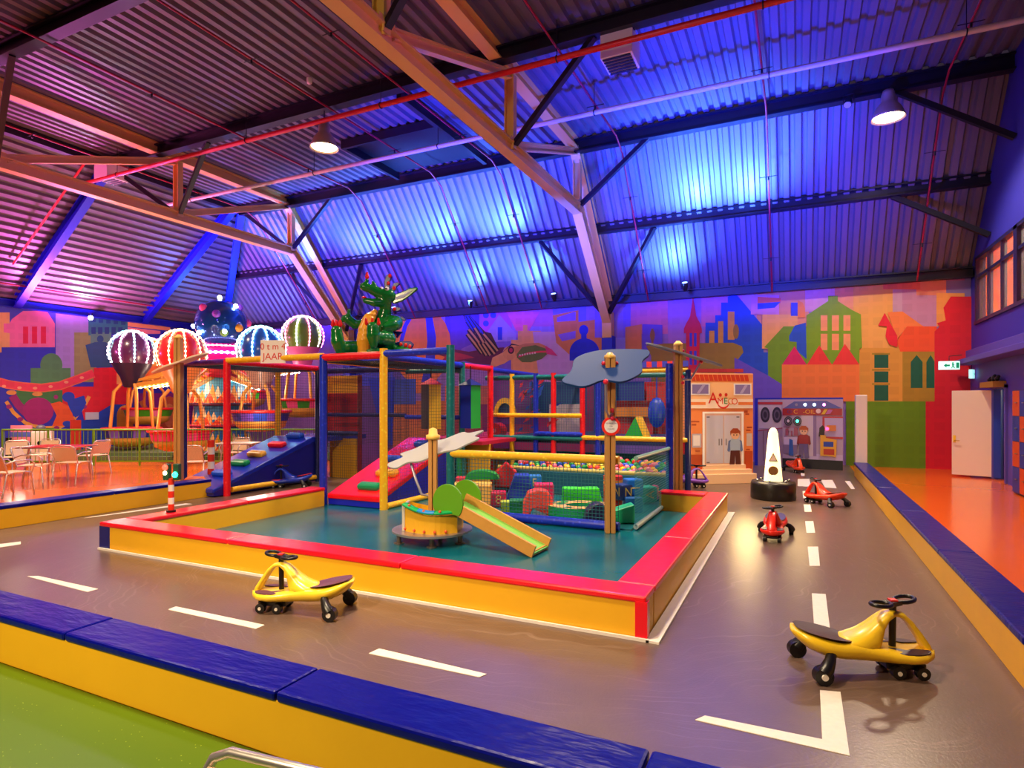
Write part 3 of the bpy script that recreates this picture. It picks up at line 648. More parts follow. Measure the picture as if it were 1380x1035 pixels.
WL = onX(122, 428, XL + .4); spot(tuple(WL), tuple(WL + Vector((2, -1, -.4))), 'bright white spotlight high on the left mural', lens='#E0ECFF', es=60)
# cctv / smoke detector domes
for (px, py, Y, lab) in ((417, 110, 9.5, 'small white smoke detector under the flat decking'), ):
    c = gp(px, py, ZR - .07); mb = MB(); mb.lathe((c.x, c.y, c.z), [(0, -.05), (.05, -.04), (.06, 0), (.06, .1)], 14)
    obj('smoke_detector', mb, WHITE, label=lab, cat='smoke detector', loc=tuple(c))
# illuminated exit signs
def exit_sign(c, w, h, u, label):
    t = thing('exit_sign', label, 'exit sign', tuple(c)); u = Vector(u).normalized(); n = Vector((u.y, -u.x, 0))
    obj('sign_case', MB().bar(c - u * w / 2, c + u * w / 2, .08, h), mat('exit_glow', '#E8FFF8', 0.4, emit='#A8F0EC', es=1.0), t, bev=.006)
    M = frame_m(c + n * .043, u, (0, 0, 1)); mb = MB()
    for pts in ([(-.13, .0), (-.07, .05), (-.07, .02), (.0, .02), (.0, -.02), (-.07, -.02), (-.07, -.05)], arc(.06, .055, .02, .02, 0, 360, 10)[:-1], [(.04, .03), (.08, .035), (.1, -.0), (.085, -.0), (.075, .015), (.08, -.02), (.11, -.06), (.09, -.065), (.06, -.03), (.04, -.065), (.02, -.06), (.05, -.02)], [(.13, -.065), (.19, -.065), (.19, .065), (.13, .065)]):
        s = w / .42;  mb.add([M @ Vector((x * s, y * s, 0.001)) for x, y in pts], [tuple(range(len(pts)))])
    obj('pictogram', mb, mat('exit_green', '#0AA070', 0.5, emit='#10A880', es=0.3), t)
    obj('sign_arm', MB().tube([c + Vector((0, 0, h / 2)), c + Vector((0, 0, h / 2 + .12)), c + Vector((.25, 0, h / 2 + .14))], .01, 6), DARK, t)
exit_sign(at_depth(1279, 492.5, 14.3), .42, .2, (1, 0.2, 0), 'lit green and white exit sign in front of the red mural end')
exit_sign(at_depth(1309.5, 504, 14.7), .17, .22, (.5, 1, 0), 'smaller lit exit sign under the violet ledge')
# lockers
lk = thing('locker_bank', 'colourful locker bank against the right wall', 'lockers', (XR - .17, 13.4, 0))
obj('locker_case', MB().box(XR - .29, 12.65, 0, XR - .02, 14.25, 1.92), mat('locker_case', '#3A2A60', .5), lk)
lc = ['#D8501A', '#283A9A', '#D85020', '#E0A020', '#283A9A', '#D8601A', '#E0A020', '#D8501A']
k = 0
for col in range(4):
    for row in range(4):
        y1 = 14.24 - col * .4; z1 = 1.9 - row * .47
        d = obj('locker_door', MB().box(XR - .31, y1 - .39, z1 - .46, XR - .29, y1 - .005, z1), mat('locker_' + lc[(row * 3 + col * 4 + row) % 8][1:], lc[(row * 3 + col * 4 + row) % 8], .45), lk)
        obj('locker_handle', MB().bar((XR - .325, y1 - .3, z1 - .22), (XR - .325, y1 - .2, z1 - .22), .02, .015), STEEL, d)
# ================================================================= BARRIERS
BH = 0.31
WSK = mat('white_skirting', '#EFE6E0', 0.4)
def barrier(name, label, segs, topm, wood=YEL, inset=.0, caps=1.6, skirt=None, corner=None):
    """segs: list of (x0,y0,x1,y1) footprint boxes"""
    x0, y0, x1, y1 = segs[0]
    t = thing(name, label, 'padded barrier', ((x0 + x1) / 2, (y0 + y1) / 2, 0))
    for (x0, y0, x1, y1) in segs:
        obj('barrier_body', MB().box(x0 + .012, y0 + .012, 0, x1 - .012, y1 - .012, BH - .045), wood, t, bev=.004)
        lx = (x1 - x0) > (y1 - y0); L = (x1 - x0) if lx else (y1 - y0); n = max(1, round(L / caps))
        for i in range(n):
            a, b = i / n, (i + 1) / n; g = .004
            bx = (x0 + (x1 - x0) * a + g, y0, x0 + (x1 - x0) * b - g, y1) if lx else (x0, y0 + (y1 - y0) * a + g, x1, y0 + (y1 - y0) * b - g)
            obj('cushion', MB().box(bx[0], bx[1], BH - .05, bx[2], bx[3], BH), topm, t, bev=.014)
    return t
barrier('front_barrier'.replace('front_', 'track_'), 'long yellow barrier with blue cushions nearest the camera', [(-14.0, 2.06, 1.17, 2.35)], BLUE, caps=1.75)
barrier('track_barrier', 'yellow barrier with blue cushions along the right of the track', [(1.17, 2.06, 1.46, 16.0)], BLUE, caps=2.3)
barrier('track_barrier', 'yellow barrier with blue cushions in front of the cafe chairs', [(-9.8, 2.35, -9.5, 7.45)], BLUE, caps=1.7)
isl = barrier('island_barrier', 'low yellow island wall topped with shiny red cushions', [(-7.2, 4.18, -.95, 4.47), (-1.24, 4.47, -.95, 9.65), (-1.95, 9.36, -1.24, 9.65), (-7.2, 4.47, -6.9, 7.5)], RED, caps=2.0)
mb = MB(); mb.box(-7.2, 4.163, 0, -.93, 4.182, .022); mb.box(-.952, 4.163, 0, -.86, 9.68, .016); obj('white_skirting', mb, WSK, isl)
obj('corner_patch', MB().box(-7.2, 4.184, .01, -7.02, 4.195, BH - .045), mat('corner_blue', '#141C78', .4), isl)
mb = MB(); mb.prism([(-1.03, 4.176, .02), (-.944, 4.176, .02), (-.944, 4.25, .02), (-.955, 4.25, .02), (-.962, 4.188, .02), (-1.03, 4.188, .02)], (0, 0, BH - .06)); obj('corner_patch', mb, RED, isl)
# ================================================================= PLAY FRAME
YS = 7.6   # front plane
HT = 2.46
pf = thing('play_structure', 'padded tube climbing frame with nets around two ramps', 'climbing frame', (-7.0, 9.0, 0))
def post(x, y, m, z1=HT, r=.062, z0=0): return obj('post', MB().cyl((x, y, z0), (x, y, z1), r, n=14), m, pf)
def rail(p, q, m, r=.055, par=None, name='rail'): return obj(name, MB().cyl(p, q, r, n=12), m, par or pf)
def nets(p, u, v, step=.055, m=NETD, par=None, r=.0038): return obj('net_panel', MB().net(p, u, v, step, r), m, par or pf)
xa, xb, xc, xd, xe = -10.47, -9.3, -7.04, -5.82, -4.61
YR = 10.02
post(xa, YS, F_NAV); post(xb, YS, F_RED); post(xb, 9.88, F_NAV); post(xa, 9.88, F_YEL); post(xc, YS, F_BLU); post(xd, YS, F_YEL, 2.52); post(xe, YS, F_TEA, 2.52); post(xd, YR, F_TEA); post(xd, 11.2, F_RED)
rail((xa, YS, 2.42), (xb, YS, 2.42), F_PUR); rail((xb, YS, 2.42), (xb, 9.88, 2.42), F_RED); rail((xa, 9.88, 2.42), (xb, 9.88, 2.42), F_NAV); rail((xa, YS, 2.42), (xa, 9.88, 2.42), F_GRN)
rail((xb, YS, 2.44), (xc, YS, 2.44), F_YEL); rail((xb, 9.88, 2.36), (xd, YR, 2.36), F_NAV); rail((xc, YS, 2.42), (xd, YS, 2.42), F_RED, .06); rail((xd, YS, 2.44), (xe, YS, 2.44), F_BLU)
rail((xc, YS, 2.38), (xc, YR, 2.38), F_YEL); rail((xd, YS, 2.4), (xd, YR, 2.4), F_BLU); rail((xd, YR, 2.4), (xd, 11.2, 2.4), F_RED); rail((xd, 11.2, 2.38), (xd, 13.6, 2.36), F_BLU)
rail((xc, YR - .1, 2.3), (xd, YR, 2.3), F_TEA, .045)
nets((xa, YS, 2.36), (xb - xa, 0, 0), (0, 2.28, 0)); nets((xb, YS + .06, 1.0), (0, 2.2, 0), (0, 0, 1.36)); nets((xa, YS, .95), (0, 2.28, 0), (0, 0, 1.4))
nets((xd, YS + .05, .1), (0, 2.4, 0), (0, 0, 2.25)); nets((xc, YS, 2.34), (xd - xc, 0, 0), (0, 2.4, 0))
nets((xb + .05, 9.88, .1), (xd - xb - .1, .14, 0), (0, 0, 2.2)); nets((xc, YS + .1, .95), (0, 2.3, 0), (0, 0, 1.35)); nets((xd, 10.02, 1.0), (0, 3.5, 0), (0, 0, 1.36))
rail((xc, 9.9, 1.4), (xd + .3, YR, 1.4), F_BLU, .045); rail((xb + .1, 9.9, 1.43), (xc, 9.9, 1.43), F_NAV, .04)
rail((xd + .02, YS + .05, .06), (xd + .02, 9.6, .06), F_YEL, .05)
rail((xb, YS + .1, .1), (xb, 9.8, .1), F_YEL, .05)
# rear tier
YT = 11.6; PZ = 0.97
def xat(px, y): return onY(px, 500, y).x
pz_rails = [(661, 786, F_TEA, 0.0), (722, 786, F_BLU, .09), (785, 905, F_YEL, .03), (905, 927, F_YEL, .03)]
for px, m in ((690, F_YEL), (722, F_BLU), (746, F_RED), (785, F_RED), (806, F_BLU), (927, F_NAV)):
    post(xat(px, YT), YT, m, 2.3, .055)
for px0, px1, m, dz in pz_rails: rail((xat(px0, YT), YT - .02, PZ - .02 + dz), (xat(px1, YT), YT - .02, PZ - .02 + dz), m, .05)
rail((xat(690, YT) - .4, YT - .04, PZ + .45), (xat(785, YT), YT - .04, PZ + .45), F_YEL, .045)
rail((xat(655, YT), YT, 2.22), (xat(800, YT), YT, 2.22), F_TEA, .05); rail((xat(800, YT), YT, 2.22), (xat(927, YT), YT, 2.22), F_TEA, .05); rail((xat(860, YT), YT, 2.3), (xat(927, YT), YT, 2.3), F_YEL, .05)
rail((xat(690, YT) - .5, YT + 2, 2.3), (xat(785, YT) + 1, YT + 2, 2.3), F_YEL, .05); rail((xat(722, YT), YT, 2.24), (xat(722, YT) - .1, 15, 2.24), F_TEA, .05); rail((xat(785, YT), YT, 2.24), (xat(785, YT), 15, 2.24), F_RED, .05)
mb = MB()
for i, px in enumerate(range(858, 928, 7)): 
    a, b = xat(px, YT), xat(px + 7, YT); mb.box(a, YT - .05, 2.36, b, YT + .02, 2.47, i % 2)
obj('checkered_band', mb, [mat('band_red', '#E01830', .45), mat('band_blue', '#2A30C8', .45)], pf)
nets((xat(661, YT), YT - .01, PZ + .05), (xat(927, YT) - xat(661, YT), 0, 0), (0, 0, 1.2), m=NET); nets((xat(661, YT), YT - .01, .35), (xat(927, YT) - xat(661, YT), 0, 0), (0, 0, .55), m=NET)
obj('platform', MB().box(xd - .1, 10.0, PZ - .09, xd + .45, 11.5, PZ - .02), mat('platform_red', '#B81838', .45), pf); obj('platform', MB().box(xd - .1, YT + .05, PZ - .12, xat(790, YT), 15.0, PZ - .02), mat('platform_dark', '#10284A', .45), pf)
obj('platform', MB().box(xat(790, YT), YT + .05, PZ - .12, -2.2, 15.0, PZ - .02), mat('platform_blue', '#1C2A80', .45), pf)
obj('platform', MB().box(xc, 9.95, PZ - .1, xd - .1, 13.5, PZ), mat('platform_red', '#B81838', .45), pf)
obj('platform', MB().box(xa - .1, 9.9, .85, xb + .05, 11.4, .95), NAVY, pf)
def panel(name, px0, px1, py0, py1, Y, col, th=.04, rough=.45, pr=None):
    a = onY(px0, py0, Y); b = onY(px1, py1, Y)
    return obj(name, MB().box(a.x, Y, b.z, b.x, Y + th, a.z), mat('panel_' + col[1:], col, rough), pr or pf, bev=.006)
panel('wall_panel', 440, 483, 507, 530, 10.6, '#E8A828'); panel('wall_panel', 440, 484, 530, 585, 10.6, '#B82030'); panel('wall_panel', 444, 480, 590, 646, 10.6, '#D8A020')
rail((onY(485, 500, 10.6).x, 10.6, 0), (onY(485, 500, 10.6).x, 10.6, 2.3), foam('maroon_foam', '#6A1428'), .05); rail((onY(440, 587, 10.6).x, 10.58, 1.0), (onY(485, 587, 10.6).x, 10.58, 1.0), F_NAV, .05)
panel('wall_panel', 503, 560, 512, 545, 15.2, '#1438B0'); 
mb = MB(); mb.prism([onY(496, 510, 12.5), onY(530, 508, 12.5), onY(527, 600, 12.5), onY(512, 575, 12.5)], (0, .06, 0)); obj('wedge_panel', mb, mat('panel_blue', '#1030C0', .45), pf)
panel('wall_panel', 486, 514, 560, 640, 12.3, '#5A3A98'); panel('wall_panel', 624, 660, 597, 652, 10.3, '#E8B020'); panel('wall_panel', 603, 625, 596, 640, 10.4, '#1030C8')
panel('wall_panel', 665, 716, 510, 572, 14.2, '#6A2A90'); 
mb = MB(); a = arc(680, 560, 15, 24, 180, 360, 14); b = arc(680, 560, 10, 17, 360, 180, 14)
mb.prism([onY(x, y, 14.1) for x, y in a + b], (0, .06, 0)); obj('arch_trim', mb, mat('arch_yellow', '#F0B820', .45), pf)
mb = MB(); mb.prism([onY(x, y, 14.15) for x, y in arc(680, 560, 10, 17, 180, 360, 14)], (0, .05, 0)); obj('arch_opening', mb, mat('arch_dark', '#102060', .6), pf)
panel('wall_panel', 716, 790, 515, 560, 14.6, '#203A78'); panel('wall_panel', 740, 785, 545, 592, 14.4, '#B8A8B8')
panel('wall_panel', 800, 868, 515, 592, 14.2, '#122A90'); panel('wall_panel', 868, 926, 515, 592, 14.4, '#C01828'); panel('wall_panel', 830, 880, 540, 592, 14.0, '#A81830')
panel('wall_panel', 828, 882, 549, 562, 13.9, '#C87830'); panel('wall_panel', 905, 927, 592, 612, 11.75, '#C01028'); panel('wall_panel', 903, 927, 612, 638, 11.9, '#0C0C30')
panel('wall_panel', 670, 900, 605, 655, 13.4, '#0E4A64'); panel('wall_panel', 664, 688, 604, 640, 12.4, '#E8A830'); panel('wall_panel', 664, 688, 616, 622, 12.35, '#D81838')
# blue foliage shapes painted red on the rear panel
mb = MB()
for i in range(26):
    x0 = random.uniform(697, 745); y0 = random.uniform(518, 585); a = random.uniform(-1.2, -.3); l = random.uniform(8, 16)
    pts = [(x0, y0), (x0 + l * .5 * math.cos(a) - 1.5, y0 + l * .5 * math.sin(a) - 1.5), (x0 + l * math.cos(a), y0 + l * math.sin(a)), (x0 + l * .5 * math.cos(a) + 1.5, y0 + l * .5 * math.sin(a) + 1.5)]
    mb.prism([onY(x, y, 14.0) for x, y in pts], (0, .02, 0), i % 2)
obj('leaf_decor', mb, [mat('decor_red', '#D82040', .5), mat('decor_blue', '#1848C8', .5)], pf)
mb = MB(); c = onY(885, 556, 13.4); mb.sph(c, (.2, .16, .34), 14); mb.tube([c + Vector((0, 0, .3)), c + Vector((0, 0, 1.1))], .015, 6); obj('punching_bag', mb, mat('bag_blue', '#1438B8', .4), pf)
def roof_bag(px, py0, py1, d, w, cols, rz, label):
    top = at_depth(px, py0, d); bot = at_depth(px, py1, d)
    t = thing('hanging_bag', label, 'soft play bag', (top.x, top.y, bot.z), rz, 'tall hanging bags in the climbing frame')
    h = top.z - bot.z; a = w / 2; mb = MB()
    vs = [(-a, -a, 0), (a, -a, 0), (a, a, 0), (-a, a, 0), (-a, -a, h - .12), (a, -a, h - .12), (a, a, h - .12), (-a, a, h - .12)]
    mb.add(vs, [(0, 1, 5, 4)], 0); mb.add(vs, [(1, 2, 6, 5)], 1); mb.add(vs, [(2, 3, 7, 6)], 0); mb.add(vs, [(3, 0, 4, 7), (0, 3, 2, 1)], 2)
    obj('bag_body', mb, [mat('bag_' + c[1:], c, .4) for c in cols], t, world=False)
    mb = MB(); e = a * 1.25; mb.add([(-e, -e, h - .13), (e, -e, h - .13), (e, e, h - .13), (-e, e, h - .13), (0, 0, h)], [(0, 1, 4), (1, 2, 4), (2, 3, 4), (3, 0, 4), (3, 2, 1, 0)])
    obj('bag_cap', mb, mat('bag_cap_' + cols[2][1:], cols[2], .4), t, world=False)
    obj('hanging_cord', MB().cyl((0, 0, h - .02), (0, 0, 2.38 - bot.z), .012, n=6), BLACK, t, world=False)
roof_bag(581, 509, 578, 11.2, .26, ('#3A3438', '#F0C028', '#C02020'), math.radians(25.4 - 50), 'tall hanging bag in black and yellow inside the nets')
roof_bag(634, 510, 577, 11.4, .27, ('#1430B0', '#0CA03C', '#101850'), math.radians(25.4 - 38), 'tall hanging bag in blue and green inside the nets')
c = onY(671, 580, 12.0)
t = thing('soft_roller', 'red soft play roller with a pink hub', 'soft play wheel', (c.x, c.y, c.z - .17)); mb = MB(); mb.cyl((c.x - .02, c.y - .15, c.z), (c.x - .02, c.y + .15, c.z), .17, n=22); obj('roller', mb, mat('soft_red', '#E01818', .4), t, bev=.02)
obj('hub', MB().cyl((c.x - .02, c.y - .17, c.z), (c.x - .02, c.y - .14, c.z), .05, n=14), mat('soft_pink', '#F0A0B0', .4), t)
c = onY(858, 586, 12.6)
t = thing('soft_wedge', 'green and yellow soft wedge on the upper deck', 'soft play block', (c.x, c.y, c.z)); mb = MB(); mb.prism([(c.x - .22, c.y - .2, PZ - .02), (c.x + .2, c.y - .2, PZ - .02), (c.x + .02, c.y - .2, PZ + .42)], (0, .3, 0)); obj('wedge_body', mb, mat('soft_green', '#10A830', .45), t)
mb = MB(); mb.prism([(c.x + .02, c.y - .21, PZ + .42), (c.x + .2, c.y - .21, PZ - .02), (c.x + .29, c.y - .21, PZ - .02), (c.x + .1, c.y - .21, PZ + .42)], (0, .31, 0)); obj('wedge_side', mb, mat('soft_yellow', '#F0C020', .45), t)
# ---- the small children's pen in front
pn = thing('toddler_pen', 'netted toddler pen with yellow top rail full of soft blocks', 'play pen', (-3.3, 8.3, 0))
xp = -1.9
rail((xe - 0.02, YS, .93), (xp - .18, YS, .93), F_YEL, .058, pn); rail((xe, YS, .075), (xp - .18, YS, .075), F_BLU, .06, pn)
nets((xe + .06, YS, .12), (xp - xe - .25, 0, 0), (0, 0, .78), .05, NET, pn, .0055)
TEAM = mat('teal_rail', '#7AA8A0', .35)
rail((xp, YS + .15, .95), (xp, 10.0, .93), TEAM, .03, pn); rail((xp, YS + .15, .06), (xp, 10.0, .06), mat('grey_rail', '#8AA0A8', .35), .035, pn)
nets((xp, YS + .1, .08), (0, 2.4, 0), (0, 0, .84), .036, mat('fine_teal_net', '#12808A', .6), pn, .0036)
obj('pen_post', MB().cyl((xp + .0, 10.02, 0), (xp + .0, 10.02, 2.32), .06, n=14), F_BLU, pn)
obj('pen_post', MB().cyl((xd, 9.9, 0), (xd, 9.9, .95), .06, n=14), F_GRN, pn)
obj('pen_mat', MB().box(xe - .6, YS + .1, .012, xp - .05, 10.1, .03), mat('pen_mat_teal', '#0E5E6A', .3), pn)
# ================================================================= RAMPS
def ramp(name, x0, x1, y0, y1, z1, topm, sidem, blocks, label, base=.12):
    t = thing(name, label, 'climbing ramp', ((x0 + x1) / 2, y0, 0))
    obj('ramp_side', MB().prism([(x0 + .01, y0, .02), (x0 + .01, y1, .02), (x0 + .01, y1, z1 - .08), (x0 + .01, y0, base - .02)], (x1 - x0 - .02, 0, 0)), sidem, t)
    obj('ramp_surface', MB().prism([(x0, y0 - .02, base - .03), (x0, y0 - .02, base + .05), (x0, y1 - .1, z1), (x0, y1 + .1, z1), (x0, y1 + .1, z1 - .1), (x0, y1, z1 - .1)], (x1 - x0, 0, 0)), topm, t, bev=.02)
    sl = (z1 - base - .05) / (y1 - .1 - y0); ang = math.atan(sl)
    for i, (fx, fy, c) in enumerate(blocks):
        y = y0 + (y1 - y0) * fy; z = base + .05 + sl * (y - y0); x = x0 + (x1 - x0) * fx; w = .42
        mb = MB(); mb.bar((x - w / 2, y, z + .045), (x + w / 2, y, z + .045), .17, .11, 0, Vector((0, -math.sin(ang), math.cos(ang))))
        obj('grip_block', mb, mat('grip_' + c[1:], c, .3), t, bev=.045)
    return t
ramp('climbing_ramp', xa + .02, xb - .02, 7.35, 9.85, .96, mat('ramp_blue', '#1228A8', .25, bump=.2, bscale=6, coat=.3), mat('ramp_side_blue', '#10167E', .4), [(.35, .07, '#F07028'), (.62, .2, '#1450D0'), (.58, .38, '#0A9050'), (.55, .55, '#F0B030'), (.6, .74, '#E01020'), (.62, .93, '#1450D0')], 'blue soft climbing ramp with coloured grip blocks', .1)
ramp('climbing_ramp', xc + .08, xd - .07, 7.62, 9.95, 1.0, mat('ramp_red', '#F00A20', .22, bump=.15, bscale=6, coat=.3), mat('ramp_side_blue2', '#0E1CC0', .4), [(.62, .1, '#0A9060'), (.62, .3, '#F0B030'), (.42, .52, '#1450D0'), (.6, .8, '#1450D0')], 'red soft climbing ramp with coloured grip blocks', .14)
# ================================================================= CLOUD AND LEAF CANOPIES ON POSTS
def canopy(name, c, base, ptop, outline, u, v, col, label, brace=None, side=.015, post_w=.125, cap='#F4C860', offset=0.0, edge=None, pm=WOOD):
    """timber post with a flat shaped board pierced by it"""
    t = thing(name, label, 'canopy post', base, YAW)
    x, y, z = base; h = ptop - z
    mb = MB(); mb.box(-post_w / 2, -post_w / 2, 0, -.006, post_w / 2, h); mb.box(.006, -post_w / 2, 0, post_w / 2, post_w / 2, h)
    obj('post', mb, pm, t, world=False, bev=.008)
    obj('post_cap', MB().lathe((0, 0, h), [(0, .06), (.03, .055), (.05, .03), (.072, .015), (.078, -.02), (0, -.02)], 14), mat('cap_' + cap[1:], cap, .4), t, world=False)
    u, v = Vector(u), Vector(v); n = u.cross(v).normalized(); cc = Vector(c)
    mb = MB(); mb.prism([cc + u * a + v * b for a, b in outline], n * side * 2)
    o = obj('canopy_board', mb, mat('board_' + col[1:], col, .6, spec=.25), t, world=False, bev=.004)
    mb = MB()
    for s in (-1, 1): mb.sph((s * (post_w / 2 + .02), -.0, cc.z + .05), .028, 8)
    mb2 = mat('bolt_red', '#E02848', .3); obj('bolt_cap', mb, mb2, t, world=False)
    if brace:
        obj('brace_tube', MB().tube([Vector(p) for p in brace], .017, 8), mat('brace_grey', '#A8A4B4', .35, metal=.6), t, world=False)
        mb = MB(); mb.sph(brace[0], .035, 8); mb.sph(Vector(brace[-1]) + Vector((0, -.02, .04)), .03, 8); mb.sph(Vector(brace[-1]) + Vector((0, -.02, -.06)), .03, 8); obj('bolt_cap', mb, mb2, t, world=False)
    return t
def wavy(pts, n=5):
    """closed Catmull-Rom through outline points"""
    out = []; k = len(pts)
    for i in range(k):
        p0, p1, p2, p3 = (Vector(pts[(i + j - 1) % k]) for j in range(4))
        for s in range(n):
            t = s / n
            q = 0.5 * ((2 * p1) + (p2 - p0) * t + (2 * p0 - 5 * p1 + 4 * p2 - p3) * t * t + (3 * p1 - p0 - 3 * p2 + p3) * t ** 3); out.append((q.x, q.y))
    return out
b = gp(822, 718, .012); d = -SN * b.x + CS * b.y; k = d / FPX
zc = EYE + (545 - 495) * k
blue_out = wavy([(-.63, -.25), (-.5, -.05), (-.42, .22), (-.15, .36), (.2, .36), (.52, .3), (.53, .18), (.42, .05), (.36, -.2), (.1, -.36), (-.12, -.3), (-.35, -.4), (-.5, -.36)])
canopy('cloud_canopy', (0.0, 0, zc - .012), tuple(b), EYE + (545 - 481) * k, blue_out, (1, 0, .07), (0, .85, .62), '#16407F', 'wooden post with blue wavy canopy at the pen corner', brace=[(-.11, -.36, zc - .21), (-.075, -.2, zc - .56), (-.03, -.12, zc - .64), (.01, -.09, zc - .6)])
sg = thing('round_sign', 'round red ringed sign on the wooden post of the blue canopy', 'sign', (b.x, b.y, EYE - 29 * k)); zs = EYE - 29 * k
sc = Vector((b.x, b.y, zs)) + Vector((SN, -CS, 0)) * .075; nn = Vector((SN, -CS, 0))
mb = MB(); mb.cyl(sc, sc + nn * .012, .118, n=28); obj('sign_ring', mb, mat('sign_red', '#F03020', .4), sg)
mb = MB(); mb.cyl(sc + nn * .0122, sc + nn * .014, .086, n=28); obj('sign_face', mb, mat('sign_white', '#F4F0F4', .45), sg)
M = frame_m(sc + nn * .0146, (CS, SN, 0), (0, 0, 1)); TXT = mat('sign_text', '#50407A', .5)
mb = MB(); mb.ext(text_mb('VERBODEN', .027, M @ Matrix.Translation((0, .035, 0)))); mb.ext(text_mb('t/m', .028, M @ Matrix.Translation((0, 0, 0)))); mb.ext(text_mb('4 JAAR', .03, M @ Matrix.Translation((0, -.036, 0)))); obj('lettering', mb, TXT, sg)
# grey leaf seen edge-on at the back post
b = gp(917, 653, 0.0); b = Vector((-1.78, 10.12, 0)); d = -SN * b.x + CS * b.y; k = d / FPX
zc = EYE + (545 - 477) * k
canopy('leaf_canopy', (0.02, 0, zc), tuple(b), EYE + (545 - 464) * k, wavy([(-.55, 0), (-.4, .2), (-.1, .28), (.2, .22), (.5, .26), (.72, .05), (.5, -.2), (.25, -.26), (-.05, -.22), (-.35, -.25)]), (1, 0, -.3), (0, 1, .11), '#7A8090', 'wooden post with grey leaf canopy seen edge on beside the pen', brace=[(.38, 0, zc - .13), (.2, -.02, zc - .42), (.06, -.04, zc - .42)])
b2 = b + Vector((.55, .9, 0)); d2 = -SN * b2.x + CS * b2.y
# cream leaf at the left
b = gp(240, 668); b = Vector((-10.05, 7.2, 0)); d = -SN * b.x + CS * b.y; k = d / FPX; zc = EYE + (545 - 490) * k
canopy('leaf_canopy', (.03, 0, zc), tuple(b), EYE + (545 - 455) * k, wavy([(-.5, 0), (-.35, .14), (-.1, .18), (.15, .2), (.42, .12), (.48, 0), (.3, -.16), (.05, -.14), (-.2, -.18), (-.4, -.1)]), (1, 0, .36), (0, 1, .05), '#F0D8B8', 'wooden post with cream leaf canopy behind the left barrier')
# ================================================================= BOAT TOY
bt = thing('play_boat', 'wooden play boat on a round steel base with mast and sail', 'play boat', (-3.95, 6.1, 0.012), YAW); q = .00888
mb = MB(); mb.cyl((0, 0, .13), (0, 0, .155), .477, n=40); obj('base_plate', mb, mat('brushed_steel', '#B8AEB0', .35, metal=.8), bt, world=False)
for (x, y) in ((-.38, -.12), (.34, -.1), (.05, .36), (.03, -.3)):
    mb = MB(); mb.cyl((x, y, 0), (x, y, .13), .028, n=12); mb.cyl((x, y, 0), (x, y, .01), .06, n=14); obj('leg', mb, mat('leg_steel', '#8A7A74', .4, metal=.7), bt, world=False)
out = [(-.3 + .0, .2), (-.3, -.16)] + [(-.3 + .62 * i / 10, -.16 - .2 * math.sin(math.pi * (i / 10) * .85)) for i in range(1, 11)] + [(.36, 0.1), (.2, .25), (-.05, .28)]
def ztop(x): return .40 + .07 * max(0, -x / .3) ** 1.5 + .0 * x
vs = []; fs = []; kk = len(out)
for x, y in out: vs += [(x, y, .155), (x, y, ztop(x) - .03)]
for i in range(kk): j = (i + 1) % kk; fs.append((2 * i, 2 * j, 2 * j + 1, 2 * i + 1))
mb = MB(); mb.add(vs, fs); inn = [(x * .92, y * .92) for x, y in out]
mb.prism([(x, y, .2) for x, y in inn], (0, 0, .03)); obj('hull', mb, mat('hull_yellow', '#E0A820', .42), bt, world=False)
mb = MB(); mb.box(-.335, -.17, .155, -.3, .2, .46); obj('stern_board', mb, mat('stern_grey', '#C8BEB4', .45), bt, world=False, bev=.005)
rim = [(x, y, ztop(x)) for x, y in out[1:12]]; mb = MB(); mb.tube(rim, [(.05, .022)] * len(rim), 8)
obj('gunwale', mb, mat('rim_green', '#0AA858', .4), bt, world=False)
mb = MB(); mb.tube([(x, y, z + .004) for x, y, z in rim[3:7]], [(.053, .025)] * 4, 8); obj('gunwale_patch', mb, mat('rim_blue', '#1888D8', .4), bt, world=False)
mb = MB()
for i in range(1, 11, 2): x, y = out[i]; mb.sph((x, y - .008, .185), .018, 8)
for x, y, z in rim[1::3]: mb.sph((x, y - .03, z + .02), .018, 8)
obj('bolt_cap', mb, mat('bolt_orange', '#E05830', .35), bt, world=False)
mb = MB(); mb.box(-.045, -.05, .155, .0, .075, 1.24); mb.box(.01, -.05, .155, .055, .075, 1.24); obj('mast', mb, WOOD, bt, world=False, bev=.006)
obj('mast_cap', MB().lathe((.005, .01, 1.24), [(0, .12), (.05, .1), (.055, .04), (.085, .03), (.085, -.02), (0, -.02)], 14), mat('cap_F4C860', '#F4C860', .4), bt, world=False)
cl = wavy([(-.53, .1), (-.42, .0), (-.3, .06), (-.12, -.02), (.1, .05), (.28, .0), (.42, .06), (.56, .12), (.5, .24), (.6, .34), (.42, .4), (.32, .5), (.1, .46), (-.1, .52), (-.28, .44), (-.45, .42), (-.4, .28), (-.56, .22)])
u, v = Vector((1, 0, .31)), Vector((0, 1.0, .34)); n = u.cross(v).normalized(); mb = MB(); mb.prism([Vector((0, .08, 1.03)) + u * a + v * (b_ - .1) for a, b_ in cl], n * .022)
obj('cloud_sail', mb, mat('sail_grey', '#A4A4A4', .5), bt, world=False, bev=.004)
obj('brace_tube', MB().tube([(-.28, .12, .92), (-.2, .03, .72), (-.13, 0, .56), (-.02, .0, .54)], .016, 8), mat('brace_grey', '#A8A4B4', .35, metal=.6), bt, world=False)
a0 = Vector((.3, -.1, .46)); a1 = Vector((1.27, -.6, .035)); dv = (a1 - a0); wv = Vector((dv.y, -dv.x, 0)).normalized() * .2; up = dv.cross(Vector((wv.x, wv.y, 0))).normalized()
if up.z < 0: up = -up
mb = MB(); mb.bar(a0 - up * .0, a1, .39, .02, 0, up); obj('slide_bed', mb, mat('slide_green', '#7ACB58', .35), bt, world=False)
